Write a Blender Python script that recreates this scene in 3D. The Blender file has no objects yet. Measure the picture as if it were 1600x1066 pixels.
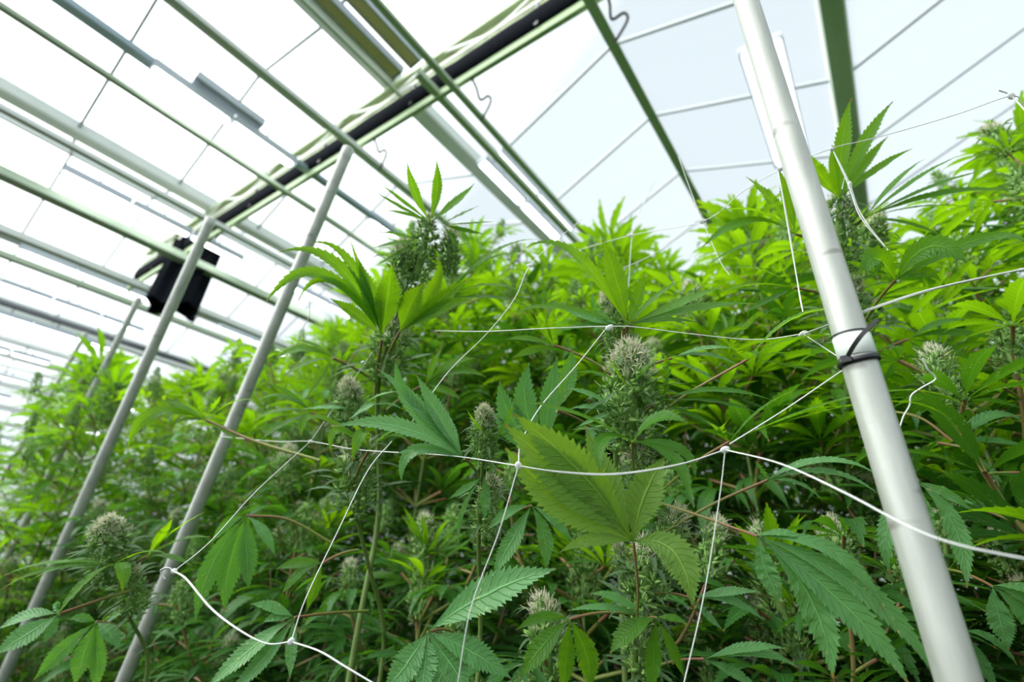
import bpy, math, random
import numpy as np
from mathutils import Vector, Matrix
C = bpy.context.scene.collection
SC = bpy.context.scene
rnd = random.Random(11)
# ------------------------------------------------------------------ camera frame (1600 x 1066, f = 720 px)
F, CX, CY, CH = 720.0, 800.0, 533.0, 1.25
def _n(a): return a / np.linalg.norm(a)
def ray(x, y): return np.array([(x - CX) / F, -(y - CY) / F, -1.0])
_up = _n(np.array([90 / F, 1413 / F, -1.0]))
_u = ray(1430, 940); _u = _n(_u - _up * _u.dot(_up))
_v = np.cross(_up, _u)
R = np.array([_u, _v, _up])
EYE = np.array([0, 0, CH])
def P(x, y, d): return R @ (ray(x, y) * d) + EYE          # a point at a real depth in front of the camera
def at_h(x, y, h):
    w = R @ ray(x, y); return w / w[2] * h + EYE
def project(p):
    q = R.T @ (np.asarray(p, float) - EYE)
    d = -q[2]
    return (CX + F * q[0] / d, CY - F * q[1] / d, d)
UP = np.array([0, 0, 1.0])

# ------------------------------------------------------------------ mesh builder
class MB:
    def __init__(s): s.v = []; s.f = []; s.m = []; s.uv = []; s.n = 0
    def add(s, V, Fc, mat=0, uv=None):
        V = np.asarray(V, float).reshape(-1, 3); Fc = np.asarray(Fc, int)
        s.v.append(V); s.f.append((Fc + s.n)); s.m.append(np.full(len(Fc), mat, int))
        s.uv.append(np.zeros((len(V), 2)) if uv is None else np.asarray(uv, float)); s.n += len(V)
    def mesh(s, name, mats, smooth=True):
        me = bpy.data.meshes.new(name)
        if not s.v: return me
        V = np.vstack(s.v); UV = np.vstack(s.uv)
        nf = sum(len(f) for f in s.f)
        loops = np.concatenate([f.ravel() for f in s.f]); ln = np.concatenate([np.full(len(f), f.shape[1]) for f in s.f])
        me.vertices.add(len(V)); me.vertices.foreach_set('co', V.ravel())
        me.loops.add(len(loops)); me.loops.foreach_set('vertex_index', loops.astype(np.int32))
        me.polygons.add(nf); st = np.concatenate([[0], np.cumsum(ln)[:-1]])
        me.polygons.foreach_set('loop_start', st.astype(np.int32))
        try: me.polygons.foreach_set('loop_total', ln.astype(np.int32))
        except Exception: pass
        me.polygons.foreach_set('material_index', np.concatenate(s.m).astype(np.int32))
        me.polygons.foreach_set('use_smooth', np.full(nf, smooth))
        ul = me.uv_layers.new(name='UVMap'); ul.data.foreach_set('uv', UV[loops].ravel())
        for m in mats: me.materials.append(m)
        me.update(calc_edges=True); me.validate()
        return me
    def box(s, c, size, ax=None, mat=0):
        c = np.asarray(c, float); h = np.asarray(size, float) / 2
        A = np.eye(3) if ax is None else np.asarray(ax, float)
        V = [c + A[0] * (i * h[0]) + A[1] * (j * h[1]) + A[2] * (k * h[2]) for i in (-1, 1) for j in (-1, 1) for k in (-1, 1)]
        s.add(V, [[0, 1, 3, 2], [4, 6, 7, 5], [0, 4, 5, 1], [2, 3, 7, 6], [0, 2, 6, 4], [1, 5, 7, 3]], mat)
    def bar(s, a, b, w, h, mat=0, up=UP):                  # square bar from a to b
        a = np.asarray(a, float); b = np.asarray(b, float); d = b - a; L = np.linalg.norm(d); d = d / L
        x = np.cross(d, up); x = _n(x) if np.linalg.norm(x) > 1e-6 else np.array([1.0, 0, 0]); y = np.cross(x, d)
        s.box((a + b) / 2, (L, w, h), (d, x, y), mat)
    def tube(s, pts, r, n=8, mat=0, cap=True):
        pts = np.asarray(pts, float); k = len(pts); r = np.full(k, r) if np.isscalar(r) else np.asarray(r)
        T = np.gradient(pts, axis=0); T /= (np.linalg.norm(T, axis=1)[:, None] + 1e-12)
        x = np.cross(T[0], [0.3, 0.5, 0.8]); x = _n(x); V = []; UVs = []
        for i in range(k):
            x = x - T[i] * x.dot(T[i]); x = _n(x); y = np.cross(T[i], x)
            for j in range(n):
                a = 2 * math.pi * j / n; V.append(pts[i] + r[i] * (x * math.cos(a) + y * math.sin(a))); UVs.append((i / max(k - 1, 1), .5))
        Fc = [[i * n + j, i * n + (j + 1) % n, (i + 1) * n + (j + 1) % n, (i + 1) * n + j] for i in range(k - 1) for j in range(n)]
        s.add(V, Fc, mat, UVs)
        if cap and n > 2:
            V2 = [pts[0]] + V[:n] + [pts[-1]] + V[-n:]
            s.add(V2, [[0, 1 + (j + 1) % n, 1 + j] for j in range(n)] + [[n + 1, n + 2 + j, n + 2 + (j + 1) % n] for j in range(n)], mat)
    def ellipsoid(s, c, A, n=10, m=7, mat=0):              # A rows = semi-axes
        V = []; A = np.asarray(A, float)
        for i in range(m + 1):
            t = math.pi * i / m
            for j in range(n):
                a = 2 * math.pi * j / n
                V.append(np.asarray(c) + A[0] * math.sin(t) * math.cos(a) + A[1] * math.sin(t) * math.sin(a) + A[2] * math.cos(t))
        s.add(V, [[i * n + j, i * n + (j + 1) % n, (i + 1) * n + (j + 1) % n, (i + 1) * n + j] for i in range(m) for j in range(n)], mat)

def link(name, me, parent=None, M=None):
    o = bpy.data.objects.new(name, me); C.objects.link(o)
    if parent is not None: o.parent = parent
    if M is not None: o.matrix_local = M
    return o
def tag(o, label=None, cat=None, group=None, kind=None):
    if label: o['label'] = label
    if cat: o['category'] = cat
    if group: o['group'] = group
    if kind: o['kind'] = kind
    return o
def empty(name, loc, rz=0.0):
    o = bpy.data.objects.new(name, None); C.objects.link(o); o.location = loc; o.rotation_euler = (0, 0, rz); o.empty_display_size = .05
    return o
def catmull(pts, k=8):
    p = [np.asarray(q, float) for q in pts]
    if len(p) < 3: return np.array([p[0] + (p[-1] - p[0]) * t for t in np.linspace(0, 1, k + 1)])
    p = [2 * p[0] - p[1]] + p + [2 * p[-1] - p[-2]]; out = []
    for i in range(1, len(p) - 2):
        for t in np.linspace(0, 1, k, endpoint=False):
            out.append(.5 * (2 * p[i] + (p[i + 1] - p[i - 1]) * t + (2 * p[i - 1] - 5 * p[i] + 4 * p[i + 1] - p[i + 2]) * t * t + (3 * p[i] - p[i - 1] - 3 * p[i + 1] + p[i + 2]) * t ** 3))
    out.append(p[-2]); return np.array(out)

# ------------------------------------------------------------------ materials
def newmat(name):
    m = bpy.data.materials.new(name); m.use_nodes = True; nt = m.node_tree; nt.nodes.clear()
    return m, nt, nt.nodes.new('ShaderNodeOutputMaterial')
def N(nt, t, **kw):
    n = nt.nodes.new(t)
    for k, v in kw.items():
        if k in n.inputs: n.inputs[k].default_value = v
        else: setattr(n, k, v)
    return n
def pbsdf(name, col, rough=.5, metal=0., noise=0., scale=20., spec=.5, bump=0., emis=None, es=0.):
    m, nt, out = newmat(name); b = N(nt, 'ShaderNodeBsdfPrincipled', Roughness=rough, Metallic=metal)
    b.inputs['Base Color'].default_value = (*col, 1); b.inputs['Specular IOR Level'].default_value = spec
    if noise or bump:
        tc = N(nt, 'ShaderNodeTexCoord'); nz = N(nt, 'ShaderNodeTexNoise', Scale=scale, Detail=4.0); nt.links.new(tc.outputs['Object'], nz.inputs['Vector'])
        if noise:
            mx = N(nt, 'ShaderNodeMix', data_type='RGBA'); mx.inputs[6].default_value = (*[c * (1 - noise) for c in col], 1); mx.inputs[7].default_value = (*[min(1, c * (1 + noise)) for c in col], 1)
            nt.links.new(nz.outputs['Fac'], mx.inputs[0]); nt.links.new(mx.outputs[2], b.inputs['Base Color'])
        if bump:
            bp = N(nt, 'ShaderNodeBump', Strength=bump, Distance=.002); nt.links.new(nz.outputs['Fac'], bp.inputs['Height']); nt.links.new(bp.outputs['Normal'], b.inputs['Normal'])
    if emis: b.inputs['Emission Color'].default_value = (*emis, 1); b.inputs['Emission Strength'].default_value = es
    nt.links.new(b.outputs[0], out.inputs[0]); return m

def math_n(nt, op, a, b=None, clamp=False):
    n = N(nt, 'ShaderNodeMath', operation=op, use_clamp=clamp)
    for i, v in enumerate((a, b)):
        if v is None: continue
        if isinstance(v, (int, float)): n.inputs[i].default_value = v
        else: nt.links.new(v, n.inputs[i])
    return n.outputs[0]
def ramp01(nt, v, lo, hi):
    n = N(nt, 'ShaderNodeMapRange'); n.inputs[1].default_value = lo; n.inputs[2].default_value = hi; nt.links.new(v, n.inputs[0]); return n.outputs[0]
def mixc(nt, f, a, b):
    n = N(nt, 'ShaderNodeMix', data_type='RGBA')
    for i, v in ((0, f), (6, a), (7, b)):
        if isinstance(v, (int, float)): n.inputs[i].default_value = v
        elif isinstance(v, tuple): n.inputs[i].default_value = (*v, 1)
        else: nt.links.new(v, n.inputs[i])
    return n.outputs[2]

def leaf_mat(name, cA, cB, tA, tB, tw=.5, rough=.42, spots=0.0, tip=True):
    m, nt, out = newmat(name)
    uv = N(nt, 'ShaderNodeUVMap'); sp = N(nt, 'ShaderNodeSeparateXYZ'); nt.links.new(uv.outputs[0], sp.inputs[0])
    t, s = sp.outputs[0], math_n(nt, 'ABSOLUTE', math_n(nt, 'MULTIPLY', math_n(nt, 'SUBTRACT', sp.outputs[1], .5), 2.0))
    oi = N(nt, 'ShaderNodeObjectInfo'); geo = N(nt, 'ShaderNodeNewGeometry')
    nz = N(nt, 'ShaderNodeTexNoise', Scale=9.0, Detail=2.0); nt.links.new(geo.outputs['Position'], nz.inputs['Vector'])
    var = math_n(nt, 'ADD', math_n(nt, 'MULTIPLY', oi.outputs['Random'], .55), math_n(nt, 'MULTIPLY', nz.outputs['Fac'], .6), True)
    ph = math_n(nt, 'FRACT', math_n(nt, 'SUBTRACT', math_n(nt, 'MULTIPLY', t, 15.0), math_n(nt, 'MULTIPLY', s, 1.6)))
    vein = ramp01(nt, math_n(nt, 'ABSOLUTE', math_n(nt, 'SUBTRACT', ph, .5)), .10, .0)
    rib = ramp01(nt, s, .10, .03)
    veins = math_n(nt, 'MAXIMUM', math_n(nt, 'MULTIPLY', vein, .7), rib)
    tipf = ramp01(nt, math_n(nt, 'ADD', t, math_n(nt, 'MULTIPLY', oi.outputs['Random'], .035)), .965, .995)
    def chain(a, b, rc, tc_):
        c = mixc(nt, var, a, b); c = mixc(nt, math_n(nt, 'MULTIPLY', veins, .6), c, rc)
        if spots:
            v2 = N(nt, 'ShaderNodeTexVoronoi', Scale=190.0); nt.links.new(geo.outputs['Position'], v2.inputs['Vector'])
            big = N(nt, 'ShaderNodeTexNoise', Scale=26.0, Detail=2.0); nt.links.new(geo.outputs['Position'], big.inputs['Vector'])
            f = math_n(nt, 'MULTIPLY', ramp01(nt, v2.outputs['Distance'], .30, .16), ramp01(nt, big.outputs['Fac'], .52, .66))
            c = mixc(nt, math_n(nt, 'MULTIPLY', f, spots), c, (.55, .55, .22))
        return mixc(nt, tipf, c, tc_) if tip else c
    cb = chain(cA, cB, tuple(min(1, x * 1.9 + .015) for x in cB), (.42, .25, .06))
    ct = chain(tA, tB, tuple(min(1, x * 1.15 + .02) for x in tB), (.5, .33, .06))
    hgt = math_n(nt, 'MULTIPLY', math_n(nt, 'MAXIMUM', vein, math_n(nt, 'MULTIPLY', rib, 1.5)), -1.0)
    bp = N(nt, 'ShaderNodeBump', Strength=.8, Distance=.0012); nt.links.new(hgt, bp.inputs['Height'])
    b = N(nt, 'ShaderNodeBsdfPrincipled', Roughness=rough); b.inputs['Specular IOR Level'].default_value = .42
    nt.links.new(cb, b.inputs['Base Color']); nt.links.new(bp.outputs[0], b.inputs['Normal'])
    tr = N(nt, 'ShaderNodeBsdfTranslucent'); nt.links.new(ct, tr.inputs['Color'])
    mx = N(nt, 'ShaderNodeMixShader', Fac=tw); nt.links.new(b.outputs[0], mx.inputs[1]); nt.links.new(tr.outputs[0], mx.inputs[2])
    nt.links.new(mx.outputs[0], out.inputs[0]); return m

LEAF = leaf_mat('fan_leaf_green', (.045, .18, .017), (.095, .27, .012), (.19, .49, .003), (.36, .66, .004), .52)
LEAFD = leaf_mat('fan_leaf_dark_spotted', (.11, .31, .10), (.15, .37, .12), (.15, .45, .02), (.22, .54, .02), .38, .40, 1.0)
LEAFP = leaf_mat('fan_leaf_pale_underside', (.17, .34, .07), (.23, .40, .07), (.30, .56, .02), (.40, .66, .02), .5, .55)
LEAFB = leaf_mat('fan_leaf_bluish', (.12, .32, .11), (.18, .40, .14), (.15, .46, .05), (.20, .52, .06), .38, .38)
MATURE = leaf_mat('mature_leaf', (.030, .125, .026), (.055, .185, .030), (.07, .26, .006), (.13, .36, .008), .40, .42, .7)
SUGAR = leaf_mat('sugar_leaf_frosted', (.10, .20, .09), (.16, .27, .12), (.12, .28, .05), (.2, .36, .06), .35, .6)
FAR = leaf_mat('foliage_green', (.045, .18, .016), (.095, .27, .011), (.19, .49, .003), (.36, .65, .004), .52)
def bract_mat():
    m, nt, out = newmat('flower_bract'); geo = N(nt, 'ShaderNodeNewGeometry')
    nz = N(nt, 'ShaderNodeTexNoise', Scale=160.0, Detail=3.0); nt.links.new(geo.outputs['Position'], nz.inputs['Vector'])
    c = mixc(nt, nz.outputs['Fac'], (.12, .30, .055), (.36, .56, .16))
    b = N(nt, 'ShaderNodeBsdfPrincipled', Roughness=.6); nt.links.new(c, b.inputs['Base Color'])
    b.inputs['Subsurface Weight'].default_value = 0.0
    nt.links.new(b.outputs[0], out.inputs[0]); return m
BRACT = bract_mat()
STIGMA = pbsdf('flower_stigma', (.95, .89, .58), .6, noise=.35, scale=400)
STEM = pbsdf('stem_green', (.12, .19, .04), .5, noise=.3, scale=60)
def pet_mat():
    m, nt, out = newmat('petiole_red_green'); uv = N(nt, 'ShaderNodeUVMap'); sp = N(nt, 'ShaderNodeSeparateXYZ'); nt.links.new(uv.outputs[0], sp.inputs[0])
    c = mixc(nt, ramp01(nt, sp.outputs[0], .1, .95), (.24, .30, .06), (.26, .11, .07))
    b = N(nt, 'ShaderNodeBsdfPrincipled', Roughness=.45); nt.links.new(c, b.inputs['Base Color']); nt.links.new(b.outputs[0], out.inputs[0]); return m
PET = pet_mat()
LEAFMATS = {'n': LEAF, 'd': LEAFD, 'p': LEAFP, 'b': LEAFB}

# ------------------------------------------------------------------ leaves
def wprof(t):
    t = np.asarray(t, float)
    return np.where(t < .5, np.sin(np.clip(t / .5, 0, 1) * math.pi / 2) ** 1.5, np.clip(1 - (t - .5) / .5, 0, 1) ** 1.1 * (1 + .42 * np.sin(np.clip((t - .5) / .5, 0, 1) * math.pi))) * .98 + .02 * (1 - t)
def blade(mb, Cl, Nh, W, teeth=12, fold=.25, cor=.012, mat=0, rel=True):
    """a serrated leaflet along the centre line Cl (dense points), Nh the hint of its upper normal"""
    Cl = np.asarray(Cl, float); seg = np.linalg.norm(np.diff(Cl, axis=0), axis=1); S = np.concatenate([[0], np.cumsum(seg)]); L = S[-1]; S /= L
    if teeth:
        dt = .93 / teeth; ts = [0.0, .03]; kind = [0, 0]
        for i in range(teeth):
            t0 = .05 + i * dt; ts += [t0, t0 + dt * .55]; kind += [0, 1]
        ts += [.985, 1.0]; kind += [0, 0]
    else:
        ts = list(np.linspace(0, 1, 9)); kind = [0] * 9; dt = 0
    ts = np.array(ts); k = len(ts); kind = np.array(kind)
    Pt = np.stack([np.interp(ts, S, Cl[:, i]) for i in range(3)], 1)
    T = np.gradient(Pt, axis=0); T /= (np.linalg.norm(T, axis=1)[:, None] + 1e-9)
    Nh = np.asarray(Nh, float); Nh = np.broadcast_to(Nh, T.shape) if Nh.ndim == 1 else np.stack([np.interp(ts, S, Nh[:, i]) for i in range(3)], 1)
    X = np.cross(Nh, T); X /= (np.linalg.norm(X, axis=1)[:, None] + 1e-9); NN = np.cross(T, X)
    w = wprof(ts) * W * .5
    edge = w * np.where(kind == 1, 1.10, .86) if teeth else w
    fwd = np.where(kind == 1, dt * L * .55, 0.0)
    V = np.zeros((k, 5, 3)); U = np.zeros((k, 5, 2))
    for j, s in enumerate((-1, -.5, 0, .5, 1)):
        ww = edge if abs(s) == 1 else (w * .5 if s else w * 0)
        ht = fold * ww + (np.where(kind == 1, 1, -1) * cor * W if abs(s) == .5 and teeth else 0)
        V[:, j] = Pt + X * (ww * np.sign(s))[:, None] + NN * np.asarray(ht)[..., None] + T * (fwd * (1 if abs(s) == 1 else 0))[:, None]
        U[:, j, 0] = ts; U[:, j, 1] = .5 + .5 * s
    Fc = [[i * 5 + j, i * 5 + j + 1, (i + 1) * 5 + j + 1, (i + 1) * 5 + j] for i in range(k - 1) for j in range(4)]
    mb.add(V.reshape(-1, 3), Fc, mat, U.reshape(-1, 2))
def bez(a, m, b, k=16):
    a, m, b = (np.asarray(q, float) for q in (a, m, b)); c = 2 * m - .5 * (a + b); t = np.linspace(0, 1, k)[:, None]
    return (1 - t) ** 2 * a + 2 * t * (1 - t) * c + t ** 2 * b
def fan_geo(mb, rng, n=7, teeth=10, droop=.6, width=.19, lift=.25, spread=1.0, petiole=.45, M=None, mats=(0, 1), cup=.0):
    """unit fan leaf: petiole from the origin along +X, blade beyond it, upper side +Z"""
    tmp = MB(); half = n // 2
    pa = lift; pts = [(0, 0, 0), (petiole * .5, 0, petiole * .5 * pa), (petiole, 0, petiole * pa * .9)]
    cen = np.array(pts[-1])
    if petiole > 0: tmp.tube(catmull(pts, 4), .018, 5, mats[1], False)
    for i in range(-half, half + 1):
        q = abs(i) / max(half, 1)
        ang = (q ** 1.05) * 1.75 * spread * (1 if i > 0 else -1) + rng.uniform(-.06, .06)
        L = (1 - .62 * q ** 1.5) * rng.uniform(.93, 1.05)
        d = np.array([math.cos(ang), math.sin(ang), 0]); dr = droop * rng.uniform(.65, 1.3); p0 = lift * .6 + cup + rng.uniform(-.06, .1)
        pos = cen.copy(); cl = [pos.copy()]; nn = []
        for k in range(12):
            e = p0 - dr * 1.35 * ((k + .5) / 12) ** 1.3
            pos = pos + (d * math.cos(e) + UP * math.sin(e)) * L / 12; cl.append(pos.copy())
        cl = np.array(cl); T = np.gradient(cl, axis=0); T /= np.linalg.norm(T, axis=1)[:, None]
        side = np.cross(UP, d) + UP * rng.uniform(-.25, .25); NH = np.cross(T, side)
        blade(tmp, cl, NH, L * width * (1 - .15 * q) * rng.uniform(.9, 1.1), teeth, .22, .012, mats[0])
    V = np.vstack(tmp.v)
    A = None if M is None else np.array(M)
    for v, f, m_, u_ in zip(tmp.v, tmp.f, tmp.m, tmp.uv):
        if A is not None: v = v @ A[:3, :3].T + A[:3, 3]
        mb.v.append(v); mb.f.append(f + mb.n); mb.m.append(m_); mb.uv.append(u_)
    mb.n += len(V)

def frame(loc, dirv, upv=UP, s=1.0, roll=0.0):
    x = _n(np.asarray(dirv, float)); z = np.asarray(upv, float); z = z - x * z.dot(x)
    if np.linalg.norm(z) < 1e-4: z = np.array([0.3, 1, 0.2]); z = z - x * z.dot(x)
    z = _n(z); y = np.cross(z, x)
    if roll: y, z = y * math.cos(roll) + z * math.sin(roll), z * math.cos(roll) - y * math.sin(roll)
    M = np.eye(4); M[:3, 0] = x * s; M[:3, 1] = y * s; M[:3, 2] = z * s; M[:3, 3] = loc
    return M
def BM(A): return Matrix([list(r) for r in A])

# ------------------------------------------------------------------ flower clusters (axis +Z, unit = metres)
def bud_geo(rng, L=.13, Rr=.04, ncl=26, ncal=14, nhair=14, nsug=26, hair_top=.6, lod=0):
    """a spike of small clumps: swollen bracts pointing out and up, hairs on the upper clumps, frosted sugar leaves between"""
    body, hair = MB(), MB(); rv = lambda s: np.array([rng.uniform(-s, s) for _ in range(3)])
    prof = lambda t: Rr * (math.sin(math.pi * min(1, (t * .84 + .14))) ** .75)
    body.tube([(0, 0, L * q) for q in np.linspace(0, .93, 7)], [max(.002, prof(q) * .24) for q in np.linspace(0, .93, 7)], 7, 0)
    k = 6 if lod == 0 else 4
    for c_ in range(ncl):
        t = (c_ + .5) / ncl; a = c_ * 2.39996 + rng.uniform(-.35, .35); R0 = prof(t); o = np.array([math.cos(a), math.sin(a), 0.0])
        cen = o * R0 * rng.uniform(.42, .66) + UP * L * (t * .95 + rng.uniform(-.02, .02)); cr = Rr * rng.uniform(.40, .56) * (1.05 - .35 * t)
        axis = _n(o * (1.0 - .75 * t) + UP * (.55 + .8 * t))
        for i in range(ncal):
            d = _n(axis * rng.uniform(.2, 1.2) + rv(1.0)); base = cen + d * cr * rng.uniform(.35, .8); dd = _n(d + UP * .55 + rv(.3))
            ln = rng.uniform(.007, .013) * (1.7 if lod else 1.0) * (Rr / .04) ** .5; rad = ln * rng.uniform(.2, .3)
            body.tube([base - dd * ln * .2, base + dd * ln * .15, base + dd * ln * .5, base + dd * ln * 1.05], [rad * .6, rad, rad * .7, rad * .06], k, 0, False)
        nh = int(nhair * (max(0, t - (1 - hair_top)) / max(hair_top, .01)) * 2.2) + (1 if nhair else 0)
        for i in range(nh):
            d = _n(axis * 1.0 + rv(.9)); c = cen + d * cr * rng.uniform(.8, 1.15); ln = rng.uniform(.006, .013); b = rv(ln * .5); rr = .0005 if not lod else .0009
            dd = _n(d + UP * .5 + rv(.4)); hair.tube([c, c + dd * ln * .6 + b * .25, c + dd * ln + b], [rr, rr, rr * .6], 3, 0, False)
        for i in range(1 if lod else 2):                    # short narrow bract leaves that break the outline
            d = _n(axis + rv(.6)); ln = rng.uniform(.014, .026); c = cen + d * cr * .6
            blade(body, bez(c, c + d * ln * .55 + UP * .002, c + _n(d + rv(.5)) * ln, 6), UP + o * .3, ln * .2, 0, .35, 0, 1)
    for i in range(nsug):
        t = rng.uniform(.0, .9); a = i * 2.4 + rng.uniform(-.5, .5); o = np.array([math.cos(a), math.sin(a), 0.0])
        c = o * prof(t) * .6 + UP * L * t; ln = rng.uniform(.03, .065) * (1.05 - .4 * t)
        p1 = c + (o * .8 + UP * .35) * ln * .55; p2 = c + (o + UP * rng.uniform(-.25, .35)) * ln
        blade(body, bez(c, p1, p2, 8), UP + o * .2, ln * rng.uniform(.12, .18), 7 if not lod else 0, .3, .01, 1)
    return body, hair
_r = random.Random(5)
def make_buds(n, **kw):
    out = []
    for i in range(n):
        b, h = bud_geo(_r, **kw)
        out.append((b.mesh('flower_cluster', [BRACT, SUGAR]), h.mesh('stigma_tuft', [STIGMA])))
    return out
BUD_HERO = make_buds(2, L=.15, Rr=.042, ncl=40, ncal=20, nhair=46, nsug=44, hair_top=.36)
BUD_MID = make_buds(4, L=.11, Rr=.033, ncl=26, ncal=13, nhair=22, nsug=30, hair_top=.4)
BUD_COLA = make_buds(3, L=.24, Rr=.04, ncl=46, ncal=12, nhair=14, nsug=60, hair_top=.4)
BUD_FAR = make_buds(2, L=.20, Rr=.042, ncl=26, ncal=8, nhair=6, nsug=24, hair_top=.4, lod=1)
def put_bud(parent, loc, axis, pool, s=1.0, tuft=True, at=None, wide=1.0):
    """a flower cluster (part) with its stigma tuft (sub-part)"""
    b, h = rnd.choice(pool) if at is None else pool[at]
    ax = _n(np.asarray(axis, float)); M = np.eye(4); x = np.cross([0, 1, 0.1], ax); x = _n(x); y = np.cross(ax, x); th = rnd.uniform(0, 6.28)
    M[:3, 0] = (x * math.cos(th) + y * math.sin(th)) * s * wide; M[:3, 1] = (y * math.cos(th) - x * math.sin(th)) * s * wide; M[:3, 2] = ax * s; M[:3, 3] = loc
    o = link('flower_cluster', b, parent, BM(M))
    if tuft: tag(link('stigma_tuft', h, o), 'creamy white hairs', kind='stuff')
    return o

# ------------------------------------------------------------------ shared fan leaf meshes
FANS = []
for i in range(10):
    g = MB(); rr = random.Random(100 + i)
    fan_geo(g, rr, n=(7, 7, 9, 5)[i % 4], teeth=16, droop=(.5, .9, .35, 1.2, .7)[i % 5], width=(.16, .18, .14, .2)[i % 4], lift=.3, spread=(1.0, .9, 1.05, .8)[i % 4], petiole=.42)
    FANS.append(g.mesh('fan_leaf', [LEAF if i % 5 != 3 else LEAFD, PET]))
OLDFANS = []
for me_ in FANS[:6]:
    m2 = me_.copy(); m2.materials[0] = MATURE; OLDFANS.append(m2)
TOPFANS = []
for i in range(4):
    g = MB(); rr = random.Random(140 + i)
    fan_geo(g, rr, n=(7, 5)[i % 2], teeth=11, droop=(.15, .45)[i % 2], width=.16, lift=.15, spread=.85, petiole=.12, cup=.1)
    TOPFANS.append(g.mesh('fan_leaf', [LEAF, PET]))
# side branches: a stalk with its small leaves, the flower cluster sits on its end as a sub-part
BRANCHES = []
for i in range(5):
    g = MB(); rr = random.Random(170 + i); ln = rr.uniform(.16, .28)
    pts = catmull([(0, 0, 0), (ln * .55, 0, ln * .25), (ln * .85, 0, ln * .75)], 6); g.tube(pts, np.linspace(.0035, .002, len(pts)), 6, 1, False)
    for k in range(9):
        t = .35 + .65 * k / 8; p = pts[int(t * (len(pts) - 1))]; a = k * 2.3 + rr.uniform(-.4, .4)
        d = np.array([math.cos(a) * .9 + .35, math.sin(a), rr.uniform(-.1, .5)])
        fan_geo(g, rr, n=5 if k % 2 else 7, teeth=8, droop=rr.uniform(.4, 1.1), width=.18, lift=.2, petiole=.3, M=frame(p, d, UP, rr.uniform(.075, .125), rr.uniform(-.3, .3)), mats=(0, 1))
    BRANCHES.append((g.mesh('branch', [LEAF, PET]), pts[-1], pts[-1] - pts[-3]))

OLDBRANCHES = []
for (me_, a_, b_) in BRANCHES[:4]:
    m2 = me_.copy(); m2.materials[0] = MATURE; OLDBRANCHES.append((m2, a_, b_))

def stem_mesh(top, foot, rng, r=.006):
    top, foot = np.asarray(top, float), np.asarray(foot, float); m = (top + foot) / 2 + np.array([rng.uniform(-.02, .02), rng.uniform(-.02, .02), 0])
    pts = catmull([foot, foot * .65 + m * .35, m, top * .7 + m * .3, top], 6); g = MB(); g.tube(pts, np.linspace(r, r * .4, len(pts)), 8)
    return g.mesh('stem', [STEM]), pts

ALLP = []
def plant_root(x, y, label, group=None):
    o = empty('hemp_plant', (x, y, 0)); tag(o, label, 'plant', group); ALLP.append(o); return o
def near_plant(x, y, ztop, label, group=None, seed=0, nodes=25, branches=15, cola=True, leafscale=1.0, lean=(0, 0), low=.45, old=.5):
    rng = random.Random(seed); root = plant_root(x, y, label, group)
    top = np.array([lean[0], lean[1], ztop - .1]); me, pts = stem_mesh(top, (0, 0, 0), rng); link('stem', me, root)
    def at(dz):
        i = np.argmin(np.abs(pts[:, 2] - (ztop - dz))); return pts[i]
    if cola: put_bud(root, at(.26), UP + np.array([rng.uniform(-.12, .12), rng.uniform(-.12, .12), 0]), BUD_COLA, rng.uniform(.75, .95))
    a0 = rng.uniform(0, 6.28); H = ztop - low
    for k in range(nodes):
        dz = .02 + (H - .02) * (k / nodes) ** 1.25
        for sgn in (0, 1):
            a = a0 + k * 1.75 + sgn * math.pi + rng.uniform(-.4, .4); tp = k < 4
            el = (1.15, .75, .55, .45)[k] if tp else rng.uniform(.0, .5)
            d = np.array([math.cos(a) * math.cos(el), math.sin(a) * math.cos(el), math.sin(el)])
            s = ((.10, .12, .12, .13)[k] if tp else rng.uniform(.15, .235)) * leafscale
            p = at(.12 if k < 2 else dz + .08)
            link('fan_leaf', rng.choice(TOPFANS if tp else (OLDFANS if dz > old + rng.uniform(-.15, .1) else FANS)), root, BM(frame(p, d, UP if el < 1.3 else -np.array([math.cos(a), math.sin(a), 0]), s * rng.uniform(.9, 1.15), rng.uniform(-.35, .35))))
    for k in range(branches):
        dz = .24 + (H - .24) * k / branches
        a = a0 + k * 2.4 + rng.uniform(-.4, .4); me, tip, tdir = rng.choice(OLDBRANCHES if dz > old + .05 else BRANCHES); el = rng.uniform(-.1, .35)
        M = frame(at(dz), (math.cos(a), math.sin(a), el), UP, rng.uniform(.9, 1.3))
        b = link('branch', me, root, BM(M)); put_bud(b, tip - _n(tdir) * .03, tdir + UP * .04, BUD_MID, rng.uniform(.55, .85), tuft=(k % 2 == 0))
    return root

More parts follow.
